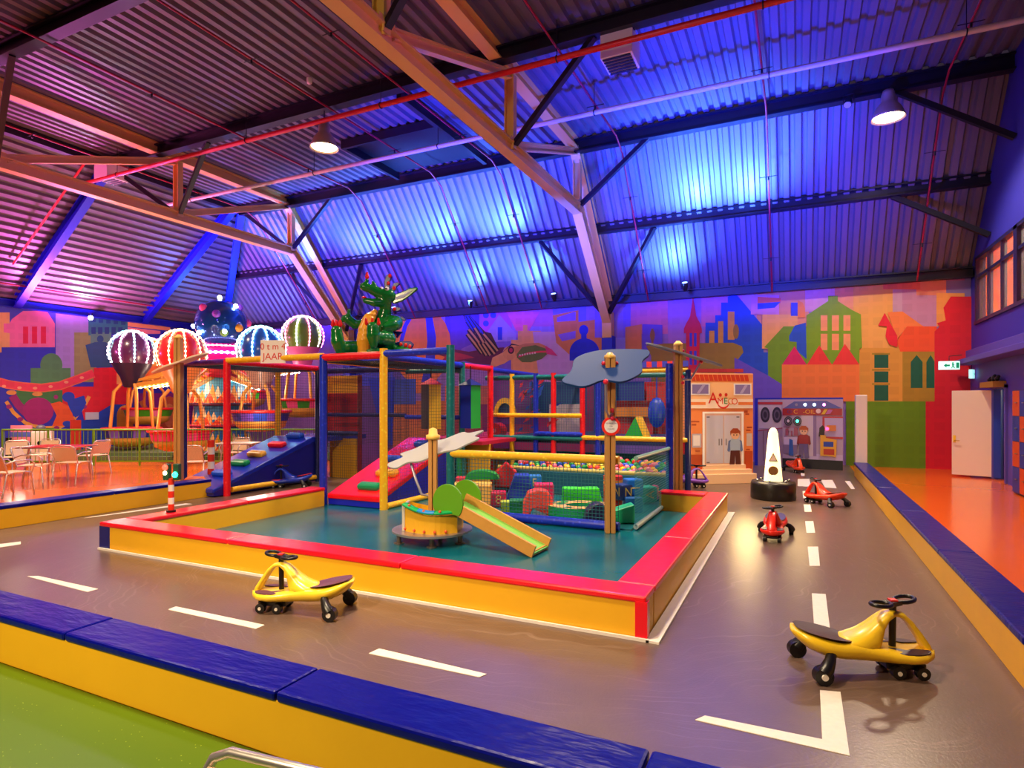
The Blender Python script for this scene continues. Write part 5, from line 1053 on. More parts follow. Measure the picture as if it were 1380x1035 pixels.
# ================================================================= WIGGLE CARS
def wiggle_car(loc, ang, body, label, seat='#3A2634', k=.92, cap='#E02818', steer=60):
    t = thing('wiggle_car', label, 'ride-on car', (loc[0], loc[1], 0.0), ang, 'ride-on cars on the track')
    bm_ = mat('car_' + body[1:], body, .3, coat=.2); sm_ = mat('seat_' + seat[1:], seat, .4); BK = BLACK
    st = [(-.45, .03, .255, .285), (-.42, .115, .215, .295), (-.36, .155, .165, .285), (-.27, .172, .125, .262), (-.17, .165, .105, .245), (-.06, .14, .095, .235), (.06, .13, .09, .215), (.16, .15, .088, .20), (.26, .168, .088, .192), (.35, .15, .09, .19), (.42, .09, .10, .19), (.455, .03, .125, .18)]
    n = 18; vs = []; fs = []
    for x, w, zb, zt in st:
        zc, hh = (zb + zt) / 2, (zt - zb) / 2
        for j in range(n):
            a = 2 * math.pi * j / n; ca, sa = math.cos(a), math.sin(a); zz = math.copysign(abs(sa) ** .7, sa) * hh; wdt = w * (1.0 if sa > 0 else 1 - .35 * abs(sa))
            dish = -.016 * math.exp(-(ca * 1.6) ** 2) if sa > 0 else 0
            vs.append((x, math.copysign(abs(ca) ** .6, ca) * wdt, zc + zz + dish))
    for i in range(len(st) - 1):
        for j in range(n): fs.append((i * n + j, i * n + (j + 1) % n, (i + 1) * n + (j + 1) % n, (i + 1) * n + j))
    fs += [tuple(range(n))[::-1], tuple(range((len(st) - 1) * n, len(st) * n))]
    mb = MB(); mb.add(vs, fs, 0, True)
    prs = [(-.2, .215, -.04, .16, .13), (-.1, .245, .08, .17, .12), (-.02, .28, .108, .2, .105), (.045, .325, .118, .25, .088), (.095, .368, .13, .3, .074), (.145, .405, .157, .35, .062), (.2, .425, .2, .385, .054), (.26, .41, .25, .375, .05), (.315, .36, .295, .33, .05), (.375, .28, .345, .25, .052), (.425, .205, .38, .19, .056), (.45, .15, .4, .14, .05)]
    q = 14; vs = []; fs = []
    for xo, zo, xi, zi, w in prs:
        for j in range(q):
            a = 2 * math.pi * j / q; ca, sa = math.cos(a), math.sin(a); e = math.copysign(abs(ca) ** .7, ca); g = math.copysign(abs(sa) ** .6, sa)
            vs.append(((xo + xi) / 2 + (xo - xi) / 2 * e, w * g, (zo + zi) / 2 + (zo - zi) / 2 * e))
    for i in range(len(prs) - 1):
        for j in range(q): fs.append((i * q + j, i * q + (j + 1) % q, (i + 1) * q + (j + 1) % q, (i + 1) * q + j))
    mb.add(vs, fs + [tuple(range(q))[::-1], tuple(range((len(prs) - 1) * q, len(prs) * q))], 0, True)
    mb2 = MB(); mb2.ext(mb, Matrix.Scale(k, 4)); obj('body', mb2, bm_, t, world=False)
    def part(name, mb, m, par=t, **q): x = MB(); x.ext(mb, Matrix.Scale(k, 4)); return obj(name, x, m, par, world=False, **q)
    # seat pad following the dish
    vs = []; fs = []; xs = [-.42, -.38, -.32, -.25, -.18, -.12, -.08]
    for x in xs:
        w = {-.42: .07, -.38: .115, -.32: .135, -.25: .145, -.18: .135, -.12: .11, -.08: .07}[x]; zt = .299 + (x + .42) * -.2
        for j in range(7): y = -w + 2 * w * j / 6; vs.append((x, y, zt + .002 - .012 * math.exp(-(y / w * 1.6) ** 2)))
    for i in range(6):
        for j in range(6): fs.append((i * 7 + j, i * 7 + j + 1, (i + 1) * 7 + j + 1, (i + 1) * 7 + j))
    mb = MB(); mb.add(vs, [f[::-1] for f in fs], 0, True); o = part('seat_pad', mb, sm_)
    for s in (-1, 1):
        pts = wavy([(.13, .05), (.2, .052), (.25, .07), (.3, .055), (.37, .06), (.4, .075), (.36, .115), (.27, .135), (.18, .12)]); mb = MB()
        mb.prism([(x, y * s * 1.08, .182 - abs(y) * .08) for x, y in pts], (0, 0, .008)); part('footrest', mb, sm_)
    mb = MB(); mb.cyl((.2, 0, .1), (.205, 0, .46), .022, n=14); part('steering_column', mb, BK)
    mb = MB(); mb.cbox((.205, 0, .468), .07, .1, .03)
    for s in (-1, 1):
        loop = [(.205 + .052 * math.sin(a) * (1 if True else 0), s * (.045 + .085 * (1 - math.cos(a)) * .9), .468 + .012 * (1 - math.cos(a)) * .5) for a in [2 * math.pi * i / 18 for i in range(18)]]
        mb.tube(loop, .014, 8, 0, True)
    cs_ = Vector((.205, 0, 0)); mb.v = [Matrix.Translation(cs_) @ Matrix.Rotation(math.radians(steer), 4, 'Z') @ Matrix.Translation(-cs_) @ v for v in mb.v]
    sw = part('steering_wheel', mb, BK, bev=0); mb = MB(); mb.cbox((.205, 0, .486), .045, .05, .012); part('wheel_cap', mb, mat('cap_' + cap[1:], cap, .35), sw)
    for s in (-1, 1):
        mb = MB(); mb.tube([(-.24, s * .12, .17), (-.28, s * .19, .14), (-.31, s * .215, .1), (-.33, s * .22, .075)], [.03, .035, .045, .05], 10); a = part('caster_arm', mb, BK)
        mb = MB(); mb.cyl((-.335, s * .185, .058), (-.335, s * .245, .058), .058, n=20); w = part('wheel', mb, BK, bev=.008); mb = MB(); mb.cyl((-.335, s * .245, .058), (-.335, s * .256, .058), .02, n=14); part('hub_cap', mb, WHITE, w)
        for x in (.19, .34):
            mb = MB(); mb.cyl((x, s * .075, .042), (x, s * .115, .042), .042, n=18); w = part('wheel', mb, BK, bev=.006); mb = MB(); mb.cyl((x, s * .115, .042), (x, s * .122, .042), .014, n=12); part('hub_cap', mb, WHITE, w)
    mb = MB(); mb.box(.13, -.075, .05, .38, .075, .095); part('front_axle', mb, BK, bev=.01)
    return t
def head(r, f): return math.atan2(r * SN + f * CS, r * CS - f * SN)   # heading from right/forward components
CARY = '#F2C624'
wiggle_car(gp(1160, 905), head(1, -.08), CARY, 'yellow ride-on car at the right with a black steering wheel', steer=-60)
wiggle_car(gp(409, 823), head(-1, .12), '#F4D030', 'yellow ride-on car beside the long side of the island', seat='#5A3248')
wiggle_car(gp(1043, 724), head(-.47, -.88), '#F02818', 'red ride-on car on the track facing the camera', seat='#4A3A48', k=.84)
wiggle_car(gp(1111, 680), head(-.36, .93), '#F03A10', 'orange red ride-on car facing left on the lane dashes', seat='#C02010', k=.84)
wiggle_car(gp(1072, 636), head(-.1, -1), '#F04A18', 'small far orange ride-on car before the fuel station board', seat='#A03010', k=.84)
wiggle_car((-2.0, 12.35, 0), head(1, -.15), '#8A50D0', 'purple ride-on car parked in front of the peach shop front', seat='#4A2A70')
p = gp(392, 657); wiggle_car((p.x, p.y, 0), head(-1, -.1), '#1838C0', 'blue ride-on car parked beside the blue ramp', seat='#D02028')
# ================================================================= DRAGON STATUE
DS = 0.0125 * 1.0
dl = at_depth(512, 474, 10.35); DG = thing('dragon_statue', 'green dragon statue sitting on top of the climbing frame', 'statue', (dl.x, dl.y, 2.50), YAW)
def D(cx, cy, dep=0.0): return Vector(((430 + cx / 7.39 - 512) * DS * 1.02, dep, (350 + cy / 7.39 - 474) * -DS * 1.02))
def cap(mb, pts, r, n=12):
    for i in range(len(pts) - 1):
        p, q = pts[i], pts[i + 1]; ra, rb = r[i], r[i + 1]; k = max(2, int((q - p).length / (min(ra, rb) * .5)))
        for j in range(k + 1): mb.sph(p.lerp(q, j / k), ra + (rb - ra) * j / k, n)
GD = mat('dragon_green', '#087428', .22, coat=.3, var=.25, vscale=14)
mb = MB(); px = DS / 7.39 * 1.02
cap(mb, [D(560, 800, .1), D(580, 700, .12), D(620, 560, .14), D(650, 450, .1), D(650, 350, .05)], [120 * px, 130 * px, 95 * px, 62 * px, 70 * px])
cap(mb, [D(690, 320, .05), D(600, 300, 0), D(520, 265, -.06), D(455, 245, -.08)], [70 * px, 60 * px, 45 * px, 42 * px])
cap(mb, [D(470, 235, -.08), D(488, 180, -.08)], [26 * px, 20 * px]); cap(mb, [D(560, 230, -.05), D(545, 200, -.05)], [24 * px, 18 * px])
cap(mb, [D(640, 395, .02), D(560, 400, -.05), D(470, 382, -.08)], [45 * px, 42 * px, 28 * px])
cap(mb, [D(650, 560, .1), D(750, 590, .1), D(740, 620, -.02), D(660, 650, -.14)], [62 * px, 78 * px, 66 * px, 34 * px])
cap(mb, [D(500, 560, .12), D(420, 600, .1), D(350, 610, .04), D(290, 560, 0)], [50 * px, 48 * px, 46 * px, 52 * px]); cap(mb, [D(290, 540, 0), D(298, 470, 0)], [26 * px, 17 * px]); cap(mb, [D(250, 540, 0), D(232, 575, -.02)], [26 * px, 20 * px])
cap(mb, [D(500, 850, .0), D(400, 850, -.1), D(320, 850, -.2)], [85 * px, 72 * px, 66 * px]); cap(mb, [D(260, 890, -.26), D(235, 800, -.3), D(225, 700, -.3)], [54 * px, 68 * px, 58 * px])
cap(mb, [D(660, 830, .1), D(690, 760, -.05), D(640, 760, -.2)], [90 * px, 85 * px, 70 * px]); cap(mb, [D(585, 830, -.3), D(580, 740, -.32), D(580, 670, -.32)], [42 * px, 66 * px, 64 * px])
cap(mb, [D(720, 850, .2), D(860, 880, .15), D(760, 905, -.1), D(640, 890, -.25), D(530, 890, -.3)], [60 * px, 50 * px, 38 * px, 30 * px, 18 * px])
obj('body', mb, GD, DG, world=False, remesh=.016)
for a, b_ in (((735, 330), (975, 245)),):
    mb = MB(); mb.prism([D(*p, .06) for p in [(715, 310), (800, 285), (900, 240), (975, 232), (978, 255), (900, 320), (820, 375), (730, 400), (705, 360)]], (0, .045, 0)); obj('ear', mb, GD, DG, world=False, bev=.018)
    mb = MB(); mb.prism([D(*p, .05) for p in [(750, 335), (830, 310), (920, 270), (840, 335), (760, 360)]], (0, .01, 0)); obj('ear_inside', mb, mat('dragon_blue', '#1A2AA8', .3), DG, world=False)
mb = MB()
cap(mb, [D(560, 490, -.03), D(500, 580, -.09), D(475, 680, -.14), D(468, 780, -.16), D(465, 900, -.14)], [30 * px, 62 * px, 70 * px, 74 * px, 66 * px])
for i in range(11): p = D(520 - min(i, 4) * 14 + 5, 520 + i * 38, -.07 - min(i, 4) * .025); mb.sph(p, (60 * px, .09, 15 * px), 12)
obj('belly', mb, mat('dragon_belly', '#F0A82C', .3), DG, world=False, remesh=.014)
CL = mat('dragon_claw', '#F01818', .3); NV = mat('dragon_navy', '#1A1C80', .35)
def claw(p, q, r=16): mb = MB(); cap(mb, [p, q], [r * px, r * .55 * px], 10); obj('claw', mb, CL, DG, world=False)
for x in (190, 225, 260): claw(D(x, 640, -.3), D(x + 2, 600, -.32), 22)
for x in (520, 578, 638): claw(D(x, 630, -.34), D(x - 2, 585, -.36), 18)
claw(D(488, 150, -.08), D(490, 112, -.08), 22); mb = MB(); mb.sph(D(463, 352, -.1), (26 * px, .04, 12 * px), 10); obj('tongue', mb, CL, DG, world=False)
for i, pts in enumerate([[(632, 250), (628, 170), (650, 100), (690, 88), (715, 110), (690, 160), (690, 250)], [(700, 230), (720, 190), (760, 172), (800, 190), (760, 215), (735, 270), (705, 260)], [(740, 420), (790, 425), (805, 450), (770, 470), (735, 470)], [(760, 520), (820, 520), (860, 560), (800, 560)], [(720, 665), (825, 675), (790, 700), (760, 740), (715, 700)], [(720, 790), (800, 768), (900, 770), (930, 800), (900, 860), (800, 850), (640, 850), (650, 825)]]):
    mb = MB(); mb.prism([D(*p, .14) for p in pts], (0, .05, 0)); obj('crest', mb, NV, DG, world=False, bev=.012)
mb = MB()
for x, y in ((690, 110), (673, 188), (732, 235), (735, 445), (740, 712), (800, 800), (850, 810), (720, 830), (890, 825)): mb.sph(D(x, y, .13), (18 * px, .02, 20 * px), 10)
obj('crest_spot', mb, CL, DG, world=False)
for x in (625, 680):
    mb = MB(); mb.sph(D(x, 262, -.03), 22 * px, 12); e = obj('eye', mb, mat('eye_white', '#F0ECE8', .2), DG, world=False); mb = MB(); mb.sph(D(x - 6, 262, -.06), 11 * px, 10); obj('pupil', mb, BLACK, e, world=False)
obj('base_board', MB().box(-.75, -.42, -.03, .6, .5, -.005), NAVY, DG, world=False)
# ================================================================= BALLOON RIDE
CC = at_depth(298, 545, 19.8); CC.z = 0
cr = thing('balloon_ride', 'balloon ride with lit balloons, painted tower and hanging gondolas', 'fairground ride', tuple(CC), YAW)
PLAT = mat('ride_platform', '#5A6A48', .5)
mb = MB(); mb.box(-4.6, -2.0, 0, 4.4, 3.2, .1); mb.box(-4.3, -1.75, .1, 4.1, 3.0, .2); obj('platform', mb, PLAT, cr, world=False)
def flame(n, r0, r1, z0, z1, base, c1, c2, name):
    """tier painted with upright flame tongues"""
    mb = MB(); N = 96
    mb.lathe((0, 0, 0), [(r0, z0), (r1, z1)], N, 0, True)
    for layer, (m_, hh, sh) in enumerate(((1, .95, 0), (2, .72, .5), (3, .42, .25))):
        for i in range(n):
            a0, a1 = 2 * math.pi * (i + sh) / n, 2 * math.pi * (i + sh + 1) / n; h = hh * (1 if i % 2 else .7)
            def pt(a, f): r = r0 + (r1 - r0) * f + .006 + .004 * layer; return (r * math.cos(a), r * math.sin(a), z0 + (z1 - z0) * f)
            am = (a0 + a1) / 2; w = (a1 - a0) / 2
            for s in range(4):
                f0, f1 = h * s / 4, h * (s + 1) / 4; w0, w1 = w * (1 - s / 4) ** .8, w * max(0.02, (1 - (s + 1) / 4)) ** .8
                mb.add([pt(am - w0, f0), pt(am + w0, f0), pt(am + w1, f1), pt(am - w1, f1)], [(0, 1, 2, 3)], m_)
    obj(name, mb, [mat('tier_' + c[1:], c, .35) for c in (base, c1, c2, '#E84A18')], cr, world=False)
flame(18, .98, .82, .2, .95, '#1878C8', '#F0A828', '#F4C880', 'tower_tier'); flame(16, .85, .8, .98, 1.62, '#2080C0', '#F4D8A0', '#F09030', 'tower_tier'); flame(18, .95, .85, 1.68, 2.5, '#48A0C8', '#F8E8C0', '#F0A040', 'tower_tier')
obj('tower_ring', MB().lathe((0, 0, 0), [(.86, .94), (1.0, .94), (1.0, 1.0), (.8, 1.0)], 40), mat('ring_red', '#C01838', .4), cr, world=False); obj('tower_ring', MB().lathe((0, 0, 0), [(.82, 1.6), (1.02, 1.62), (1.02, 1.7), (.8, 1.7)], 40), mat('ring_dark', '#5A2040', .4), cr, world=False)
obj('tower_roof', MB().lathe((0, 0, 0), [(.98, 2.5), (1.1, 2.52), (.5, 3.0), (.5, 3.1)], 40), mat('ring_red', '#C01838', .4), cr, world=False)
obj('tower_neck', MB().lathe((0, 0, 0), [(.5, 3.0), (.55, 3.12), (.8, 3.2), (.88, 3.3), (.82, 3.48), (.66, 3.55), (.5, 3.62)], 36), mat('crown_pink', '#F01888', .35, emit='#F01888', es=.5), cr, world=False)
BW = mat('bulb_white', '#FFF0F0', .3, emit='#FFE4E8', es=14); BC = mat('bulb_cyan', '#D0FFF8', .3, emit='#B0FFF0', es=11); BO = mat('bulb_warm', '#FFE0B0', .3, emit='#FFC880', es=11); BP = mat('bulb_pink', '#FFB0D8', .3, emit='#FF70B8', es=11); BG = mat('bulb_lime', '#E8FFA0', .3, emit='#D8FF80', es=8)
for rr, zz, bb in ((.9, 3.3, .05), (.7, 3.53, .035)):
    mb = MB(); mb.beads([(rr * math.cos(2 * math.pi * i / 34), rr * math.sin(2 * math.pi * i / 34), zz) for i in range(34)], bb, 6, 0, True); obj('crown_lights', mb, BW, cr, world=False)
gz = EYE + (545 - 437) * 19.8 / FPX
GLB = mat('globe_blue', '#1C4C98', .08, metal=.35, var=.5, vscale=2.2)
obj('globe', MB().sph((0, 0, gz), .8, 32), GLB, cr, world=False)
for a, b_, m_ in ((-1.3, .3, 0), (-.4, -.2, 1), (.5, .1, 2), (-2.0, .6, 2), (.0, .75, 0), (-1.0, -.45, 3)):
    c = Vector((.8 * math.cos(b_) * math.cos(a), .8 * math.cos(b_) * math.sin(a), gz + .8 * math.sin(b_))); mb = MB(); mb.sph(c, .13, 12); obj('planet', mb, (mat('planet_purple', '#8040C0', .4), mat('planet_orange', '#F0A020', .4), mat('planet_pink', '#E04890', .4), mat('planet_green', '#60A030', .4))[m_], cr, world=False)
mb = MB()
for p in ((.0, -.1, .86), (.62, -.3, .55), (-.75, -.3, -.1), (.45, -.7, -.32), (-.35, -.72, -.36)): mb.sph(Vector(p) + Vector((0, 0, gz)), .075, 8)
obj('globe_light', mb, mat('globe_bulb', '#F0F4FF', .3, emit='#E0E8FF', es=25), cr, world=False)
GOLD = mat('ride_gold', '#E8A040', .35, metal=.3)
# gondolas: (px, depth, balloon y px, balloon colour, bulb, lower colour, basket y px, skirt colours)
spec = [(178, 19.4, 474, '#5A2A58', (BC, BW), '#2A2040', 588, '#1C2C98', '#8A60D0'), (244, 17.3, 476, '#E83030', (BO, BO), '#F0A050', 592, '#E01868', '#F04898'),
        (352, 17.6, 471, '#1C50A8', (BC, BC), '#C0A088', 566, '#2040B0', '#7048C0'), (408, 20.2, 453, '#6A8A30', (BP, BW), '#F070B0', 549, '#2A9020', '#E84890'),
        (330, 22.4, 470, '#D04878', (BP, BO), '#E8A070', 537, '#E82878', '#40C030'), (200, 22.3, 480, '#E8A040', (BP, BO), '#E07040', 560, '#48A018', '#F070A0')]
for gi, (gx, gd, by, bc, bl, lc_, gy, s1, s2) in enumerate(spec):
    B0 = at_depth(gx, by, gd); B1 = at_depth(gx, gy, gd); r = .66
    Minv = wm(cr).inverted(); b0 = Minv @ B0; b1 = Minv @ B1
    if b1.z < .5: b1.z = .5
    g = obj('gondola', MB().lathe((b1.x, b1.y, b1.z), [(.1, -.34), (.42, -.32), (.66, -.2), (.72, -.02), (.7, .0)], 26), mat('basket_straw', '#D89838', .5, bump=.4, bscale=25), cr, world=False)
    mb = MB(); N = 26
    for i in range(N):
        a0, a1 = 2 * math.pi * i / N, 2 * math.pi * (i + 1) / N
        P = lambda a, rr, z: (b1.x + rr * math.cos(a), b1.y + rr * math.sin(a), b1.z + z)
        mb.add([P(a0, .73, -.02), P(a1, .73, -.02), P(a1, .8, .24), P(a0, .8, .24)], [(0, 1, 2, 3)], (i // 2) % 2, True)
    obj('gondola_side', mb, [mat('gond_' + s1[1:], s1, .4), mat('gond_' + s2[1:], s2, .4)], g, world=False)
    mb = MB(); mb.torus((b1.x, b1.y, b1.z + .25), .82, .045, n=28); mb.lathe((b1.x, b1.y, b1.z + .26), [(0, 0), (.8, 0)], 24); obj('gondola_rim', mb, mat('gond_red', '#E02018', .35), g, world=False)
    mb = MB()
    for i in range(4):
        a = math.pi / 4 + i * math.pi / 2; mb.tube([(b1.x + .6 * math.cos(a), b1.y + .6 * math.sin(a), b1.z + .25), (b1.x + .5 * math.cos(a), b1.y + .5 * math.sin(a), b0.z - 1.3), (b1.x + .3 * math.cos(a), b1.y + .3 * math.sin(a), b0.z - 1.05)], .05, 8)
    obj('gondola_frame', mb, GOLD, g, world=False)
    mb = MB(); mb.lathe((b0.x, b0.y, b0.z), [(0, r), (r * .5, r * .87), (r * .87, r * .5), (r, 0), (r * .97, -r * .3), (r * .87, -r * .6)], 28); mb.lathe((b0.x, b0.y, b0.z), [(r * .87, -r * .6), (r * .74, -r * .85), (r * .5, -r * 1.25), (r * .36, -r * 1.7), (r * .3, -r * 1.75)], 28, 1)
    obj('balloon', mb, [mat('balloon_' + bc[1:], bc, .25, coat=.3), mat('balloon_low_' + lc_[1:], lc_, .3)], g, world=False)
    for m_ in range(10):
        a = 2 * math.pi * m_ / 10 + .35; mb = MB(); rr = r * 1.03
        mb.beads([(b0.x + rr * math.cos(th) * math.cos(a), b0.y + rr * math.cos(th) * math.sin(a), b0.z + rr * math.sin(th)) for th in [math.radians(86 - j * 10.6) for j in range(12)]], .029)
        obj('light_string', mb, bl[m_ % 2], g, world=False)
    # arm from the tower
    d = Vector((b0.x, b0.y, 0)); L = d.length; d.normalize(); mb = MB(); pA = d * .75 + Vector((0, 0, 2.55)); pB = Vector((b0.x, b0.y, b0.z - 1.1)); sd = Vector((-d.y, d.x, 0)) * .14
    for s in (-1, 1): mb.bar(pA + sd * s, pB + sd * s, .06, .12); mb.bar(pA + sd * s + Vector((0, 0, .42)), pB + sd * s + Vector((0, 0, .1)), .05, .08)
    for i in range(7): f = (i + .5) / 7; mb.bar(pA.lerp(pB, f) + sd, pA.lerp(pB, min(1, f + .08)) - sd + Vector((0, 0, .42 * (1 - f))), .05, .05)
    arm = obj('arm', mb, GOLD, cr, world=False); mb = MB()
    mb.beads([pA.lerp(pB, (i + 1) / 15) + Vector((0, 0, -.1)) for i in range(14)], .034)
    obj('arm_lights', mb, (BG, BO, BC, BW, BP, BO)[gi], arm, world=False)
# ride fence
f0, f1 = gp(3, 628), gp(432, 627); f0.z = f1.z = 0
fn = thing('ride_fence', 'green railing of upright bars in front of the balloon ride', 'railing', tuple((f0 + f1) / 2)); FG = mat('fence_green', '#6CA020', .4)
uu = (f1 - f0); L = uu.length
mb = MB(); mb.tube([f0 + Vector((0, 0, .97)), f1 + Vector((0, 0, .97))], .024, 8); obj('top_rail', mb, FG, fn); mb = MB(); mb.bar(f0 + Vector((0, 0, .12)), f1 + Vector((0, 0, .12)), .03, .04); obj('bottom_rail', mb, FG, fn)
n = 7
for i in range(n + 1): obj('fence_post', MB().tube([f0 + uu * i / n, f0 + uu * i / n + Vector((0, 0, .97))], .028, 8), FG, fn)
mb = MB(); nb = int(L / .115)
for i in range(nb): p = f0 + uu * (i + .5) / nb; mb.cyl(p + Vector((0, 0, .12)), p + Vector((0, 0, .97)), .009, n=6)
obj('railing_bar', mb, FG, fn); fn.children[-1]['kind'] = 'stuff' if fn.children else None
# ride control desk
p = gp(29, 622.5); t = thing('notice_stand', 'pink and blue notice board standing at the ride fence', 'notice board', (p.x, p.y, 0), YAW)
mb = MB(); mb.box(-.3, -.02, .55, .3, .02, 1.05); obj('notice_board', mb, mat('notice_pink', '#D88090', .5), t, world=False); mb = MB(); mb.box(-.3, -.025, .72, .3, -.019, .86); obj('notice_print', mb, mat('notice_blue', '#5060B0', .5), t, world=False)
obj('stand_leg', MB().box(-.38, -.1, 0, -.26, .1, .7), BLACK, t, world=False); obj('stand_leg', MB().box(.16, -.05, 0, .3, .1, .56), BLACK, t, world=False)
p = gp(56, 622.5); t = thing('ticket_machine', 'pale grey ticket machine at the ride fence', 'machine', (p.x, p.y, 0), YAW)
obj('cabinet', MB().box(-.2, -.15, 0, .22, .2, .88), mat('machine_grey', '#D8C8B8', .45), t, world=False, bev=.02); mb = MB(); mb.sph((-.02, 0, .98), (.13, .1, .09), 10); obj('machine_head', mb, mat('machine_dark', '#5A5460', .4), t, world=False)
mb = MB(); mb.cyl((.06, -.16, .55), (.06, -.14, .55), .06, n=14); obj('coin_slot', mb, BLACK, t, world=False); mb = MB(); mb.tube([(.22, 0, .9), (.3, -.05, .7), (.36, -.05, .45), (.42, -.02, .6)], .02, 6); obj('cable', mb, WHITE, t, world=False)
# ================================================================= CAFE FURNITURE
def weave(name, col):
    m = mat(name, col, .5); nt = m.node_tree; b = nt.nodes['Principled BSDF']; tc = nt.nodes.new('ShaderNodeTexCoord'); ch = nt.nodes.new('ShaderNodeTexChecker'); ch.inputs['Scale'].default_value = 70; c = lin(col)
    ch.inputs[1].default_value = c; ch.inputs[2].default_value = tuple(x * .72 for x in c[:3]) + (1,); nt.links.new(tc.outputs['Object'], ch.inputs[0]); nt.links.new(ch.outputs[0], b.inputs['Base Color']); return m
WV1 = weave('woven_cream', '#E8C8A0')
def chair_proto(label, m=WV1):
    t = thing('cafe_chair', label, 'chair', (0, 0, 0), 0, 'metal cafe chairs')
    r = .013
    for s in (-1, 1):
        obj('leg', MB().tube([(s * .25, .26, 0), (s * .235, .22, .42), (s * .235, .1, .44)], r, 8), ALU, t, world=False)
        obj('leg', MB().tube([(s * .23, -.28, 0), (s * .225, -.2, .42), (s * .225, -.1, .44)], r, 8), ALU, t, world=False)
        obj('armrest', MB().tube([(s * .235, .23, .42), (s * .27, .25, .58), (s * .275, .18, .65), (s * .27, -.1, .655), (s * .235, -.24, .6)], r, 8), ALU, t, world=False)
    obj('back_frame', MB().tube([(-.225, -.18, .42), (-.225, -.28, .72), (-.2, -.3, .78), (-.15, -.305, .8), (.15, -.305, .8), (.2, -.3, .78), (.225, -.28, .72), (.225, -.18, .42)], r, 8), ALU, t, world=False)
    obj('seat', MB().box(-.225, -.2, .43, .225, .23, .447), m, t, world=False, bev=.006)
    mb = MB(); mb.prism([(-.21, -.205, .48), (.21, -.205, .48), (.2, -.29, .765), (-.2, -.29, .765)], (0, .012, .004)); obj('backrest', mb, m, t, world=False)
    return t
ch0 = None
def put_chair(px, py, r, f, label):
    global ch0
    p = gp(px, py)
    ang = head(r, f) - math.pi / 2
    if ch0 is None: c = ch0 = chair_proto(label)
    else: c = copy_tree(ch0)
    c.location = (p.x, p.y, -.012); c.rotation_euler = (0, 0, ang); c['label'] = label
    return c
put_chair(12, 668, .25, 1, 'orange lit cafe chair nearest the left barrier at the photo edge')
put_chair(97, 650, -.1, 1, 'cafe chair seen from behind in front of the red table')
put_chair(126, 637, -1, .3, 'cafe chair at the right end of the red table, facing left')
put_chair(45, 655, .95, .3, 'cafe chair facing the red table from the left')
put_chair(58, 636, .1, -1, 'cafe chair behind the red table, facing the camera')
put_chair(22, 640, .6, -.8, 'cafe chair with its back turned toward the notice board')
put_chair(-22, 642, .8, .3, 'orange cafe chair cut off by the left photo edge')
def table(px, py, r, label, col, rz=0, sq=True):
    p = gp(px, py); t = thing('cafe_table', label, 'table', (p.x, p.y, -.012), rz)
    mb = MB(); mb.box(-r, -r * .75, .71, r, r * .75, .745); obj('table_top', mb, mat('table_' + col[1:], col, .25, coat=.3), t, world=False, bev=.012)
    obj('table_edge', MB().tube([(-r, -r * .75, .72), (r, -r * .75, .72), (r, r * .75, .72), (-r, r * .75, .72)], .014, 8, 0, True), ALU, t, world=False)
    for sx in (-1, 1):
        for sy in (-1, 1): obj('leg', MB().tube([(sx * r * .85, sy * r * .62, 0), (sx * r * .7, sy * r * .5, .71)], .018, 8), ALU, t, world=False)
table(78, 645, .58, 'cafe table with a shiny red top among the metal chairs', '#E81828', YAW)
table(322, 637, .42, 'pale cafe table half hidden behind the blue ramp', '#F0DCC4', YAW)
put_chair(263, 649, -.2, 1, 'cafe chair with pale weave behind the striped post')
put_chair(317, 632, -.2, -1, 'cafe chair with pale weave hidden partly by the blue ramp')
# chrome chair back at the bottom edge
t = copy_tree(ch0); fa = head(-.33, -.94); t.location = (-1.10 + .3 * math.cos(fa), 1.045 + .3 * math.sin(fa), 0); t.rotation_euler = (0, 0, fa - math.pi / 2); t['label'] = 'chrome framed chair at the bottom edge on the green floor'
# ================================================================= LIGHT
w = bpy.data.worlds.new('hall_air'); S.world = w; w.use_nodes = True
bg = w.node_tree.nodes['Background']; bg.inputs[0].default_value = (0.55, 0.36, 0.62, 1); bg.inputs[1].default_value = 0.05
WARM = (1.0, 0.78, 0.52)
lt('SPOT', 'lamp_light', (L1.x, 10.7, L1.z - .05), WARM, 1500, (L1.x, 10.7, 0), .3, 115, .5)
lt('SPOT', 'lamp_light', (L2.x, 15.0, L2.z - .05), WARM, 1500, (L2.x, 14.2, 0), .3, 135, .5)
for x, y, e in ((-2.8, 2.4, 330), (-10, 4.0, 260), (0.6, 9.5, 150), (-3.6, 10.2, 270), (-17, 8.0, 300)):
    lt('AREA', 'warm_fill', (x, y, 7.6), WARM, e, (x, y, 0), .6)  # added overhead warm fill, unseen; no lamp objects hang at these points
lt('AREA', 'warm_fill', (-4.0, -2.4, 5.6), (1, .76, .46), 290, (-4.5, 5, 0), .6)  # added fill behind the camera, brightens the camera-facing barrier sides
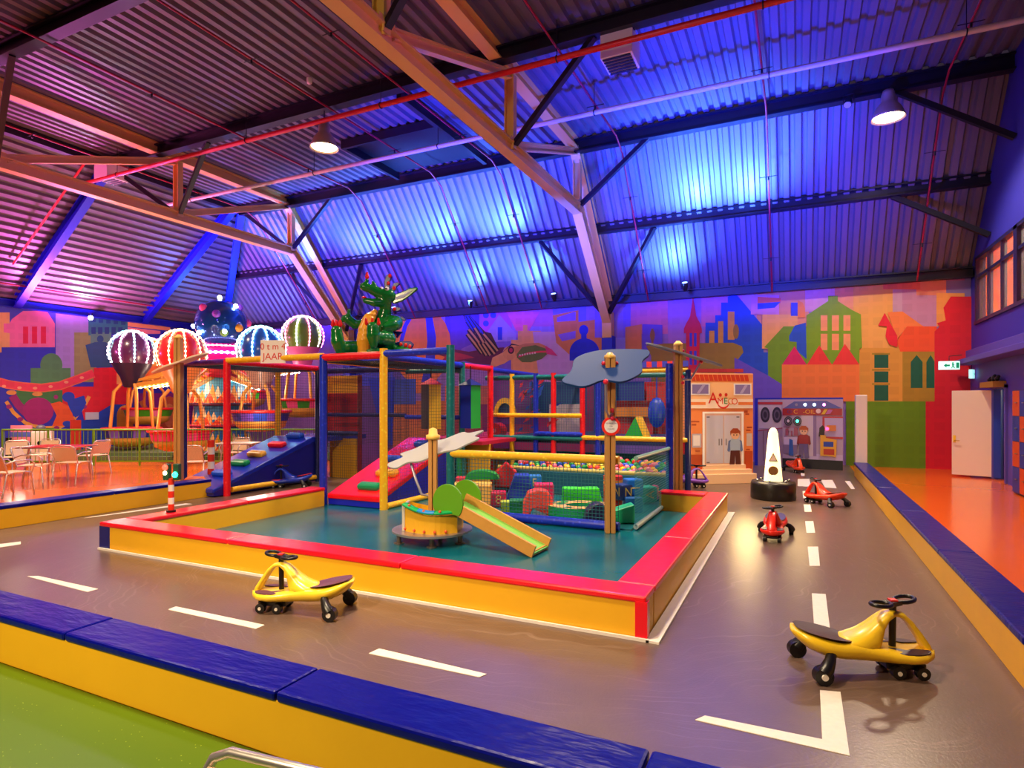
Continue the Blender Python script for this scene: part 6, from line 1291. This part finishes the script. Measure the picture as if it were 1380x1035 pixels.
# blue uplights on the steep decking
BLU = (0.004, 0.028, 1.0); BWH = (0.06, 0.19, 1.0)
for x in (-18, -15, -12, -9, -6, -3, -0.5): lt('SPOT', 'blue_uplight', (x, 13.6, 4.6), BLU, 3400, (x, 17.0, 7.2), .2, 100, .9)
for x in (-16.8, -13.6, -10.9, -8.4, -2.6, -1.2): lt('SPOT', 'blue_uplight', (x, 15.9, 5.9), BWH, 2300, (x, 16.1, 7.9), .1, 110, 1.0)
for x in (-10.2, -7.9, -3.4): lt('SPOT', 'blue_uplight', (x, 17.2, 4.7), BWH, 1500, (x, 17.5, 6.4), .1, 110, 1.0)
for x in (-8, -3.5, -0.8): lt('SPOT', 'blue_uplight', (x, 11.8, 5.2), BLU, 3000, (x, 13.4, 8.7), .2, 100, .9)
lt('SPOT', 'blue_uplight', (-20.6, 16.6, 3.6), BWH, 900, (-19.8, 16.6, 7.2), .1, 130, .9)
for p in ((-13, 8, 5.8), (-3, 7, 6.0)): lt('POINT', 'violet_wash', p, (.45, .08, .8), 90, None, .3)
lt('SPOT', 'pink_uplight', (-21.9, 5.5, 3.6), (1, .14, .5), 3200, (-20.6, 7.5, 6.9), .2, 140, .9)
lt('SPOT', 'pink_uplight', (-21.9, 11.5, 3.6), (.9, .16, .8), 2700, (-20.6, 12.5, 6.9), .2, 140, .9)
lt('SPOT', 'violet_mural', (-9, 14.5, 6.2), (.35, .16, 1), 150, (-9, 18.7, 4.4), .3, 120, .9)
lt('SPOT', 'violet_mural', (-3.5, 14.5, 6.2), (.35, .16, 1), 150, (-3.5, 18.7, 4.4), .3, 120, .9)
lt('SPOT', 'white_spot', tuple(WL + Vector((.3, -.1, 0))), (.7, .8, 1), 350, tuple(WL + Vector((1.2, -.3, 1.4))), .1, 120, .9)
for dx, e in ((-.42, 42), (.42, 14)): lt('POINT', 'cone_light', (-.39 + dx, 11.35, .9), (1, .7, .28), e, None, .25)
lt('AREA', 'gallery_light', (XR + 1.0, 16.0, 5.3), (1, .55, .25), 130, (XR + 1.0, 16, 3), .8)
lt('AREA', 'gallery_light', (XR + 1.0, 11.5, 5.3), (1, .55, .25), 130, (XR + 1.0, 11.5, 3), .8)
lt('POINT', 'corridor_light', (XR + 1.2, 16.2, 2.1), (1, .85, .6), 25, None, .2)
for a in (0.4, 1.9, 3.5, 5.0): lt('POINT', 'ride_light', tuple(CC + Vector((1.7 * math.cos(a), 1.7 * math.sin(a), 2.3))), (1, .75, .6), 60, None, .25)
for q in ((-4.0, -3.9), (-1.0, -4.2), (2.6, -4.0)):
    e = wm(cr) @ Vector((q[0], q[1] + .6, 1.5)); lt('POINT', 'ride_light', tuple(e), (1, .8, .65), 45, None, .25)  # added fill in front of the ride to brighten the gondolas
lt('SPOT', 'truss_light', (-5.0, 12.2, 3.2), (1, .6, .25), 350, (-5.4, 16.6, 6.2), .2, 40, .8)
S.view_settings.exposure = 0.0
for o in list(COL.objects):
    if o.type == 'MESH' and o.parent is None and not o.get('label'): print('NOLABEL', o.name)
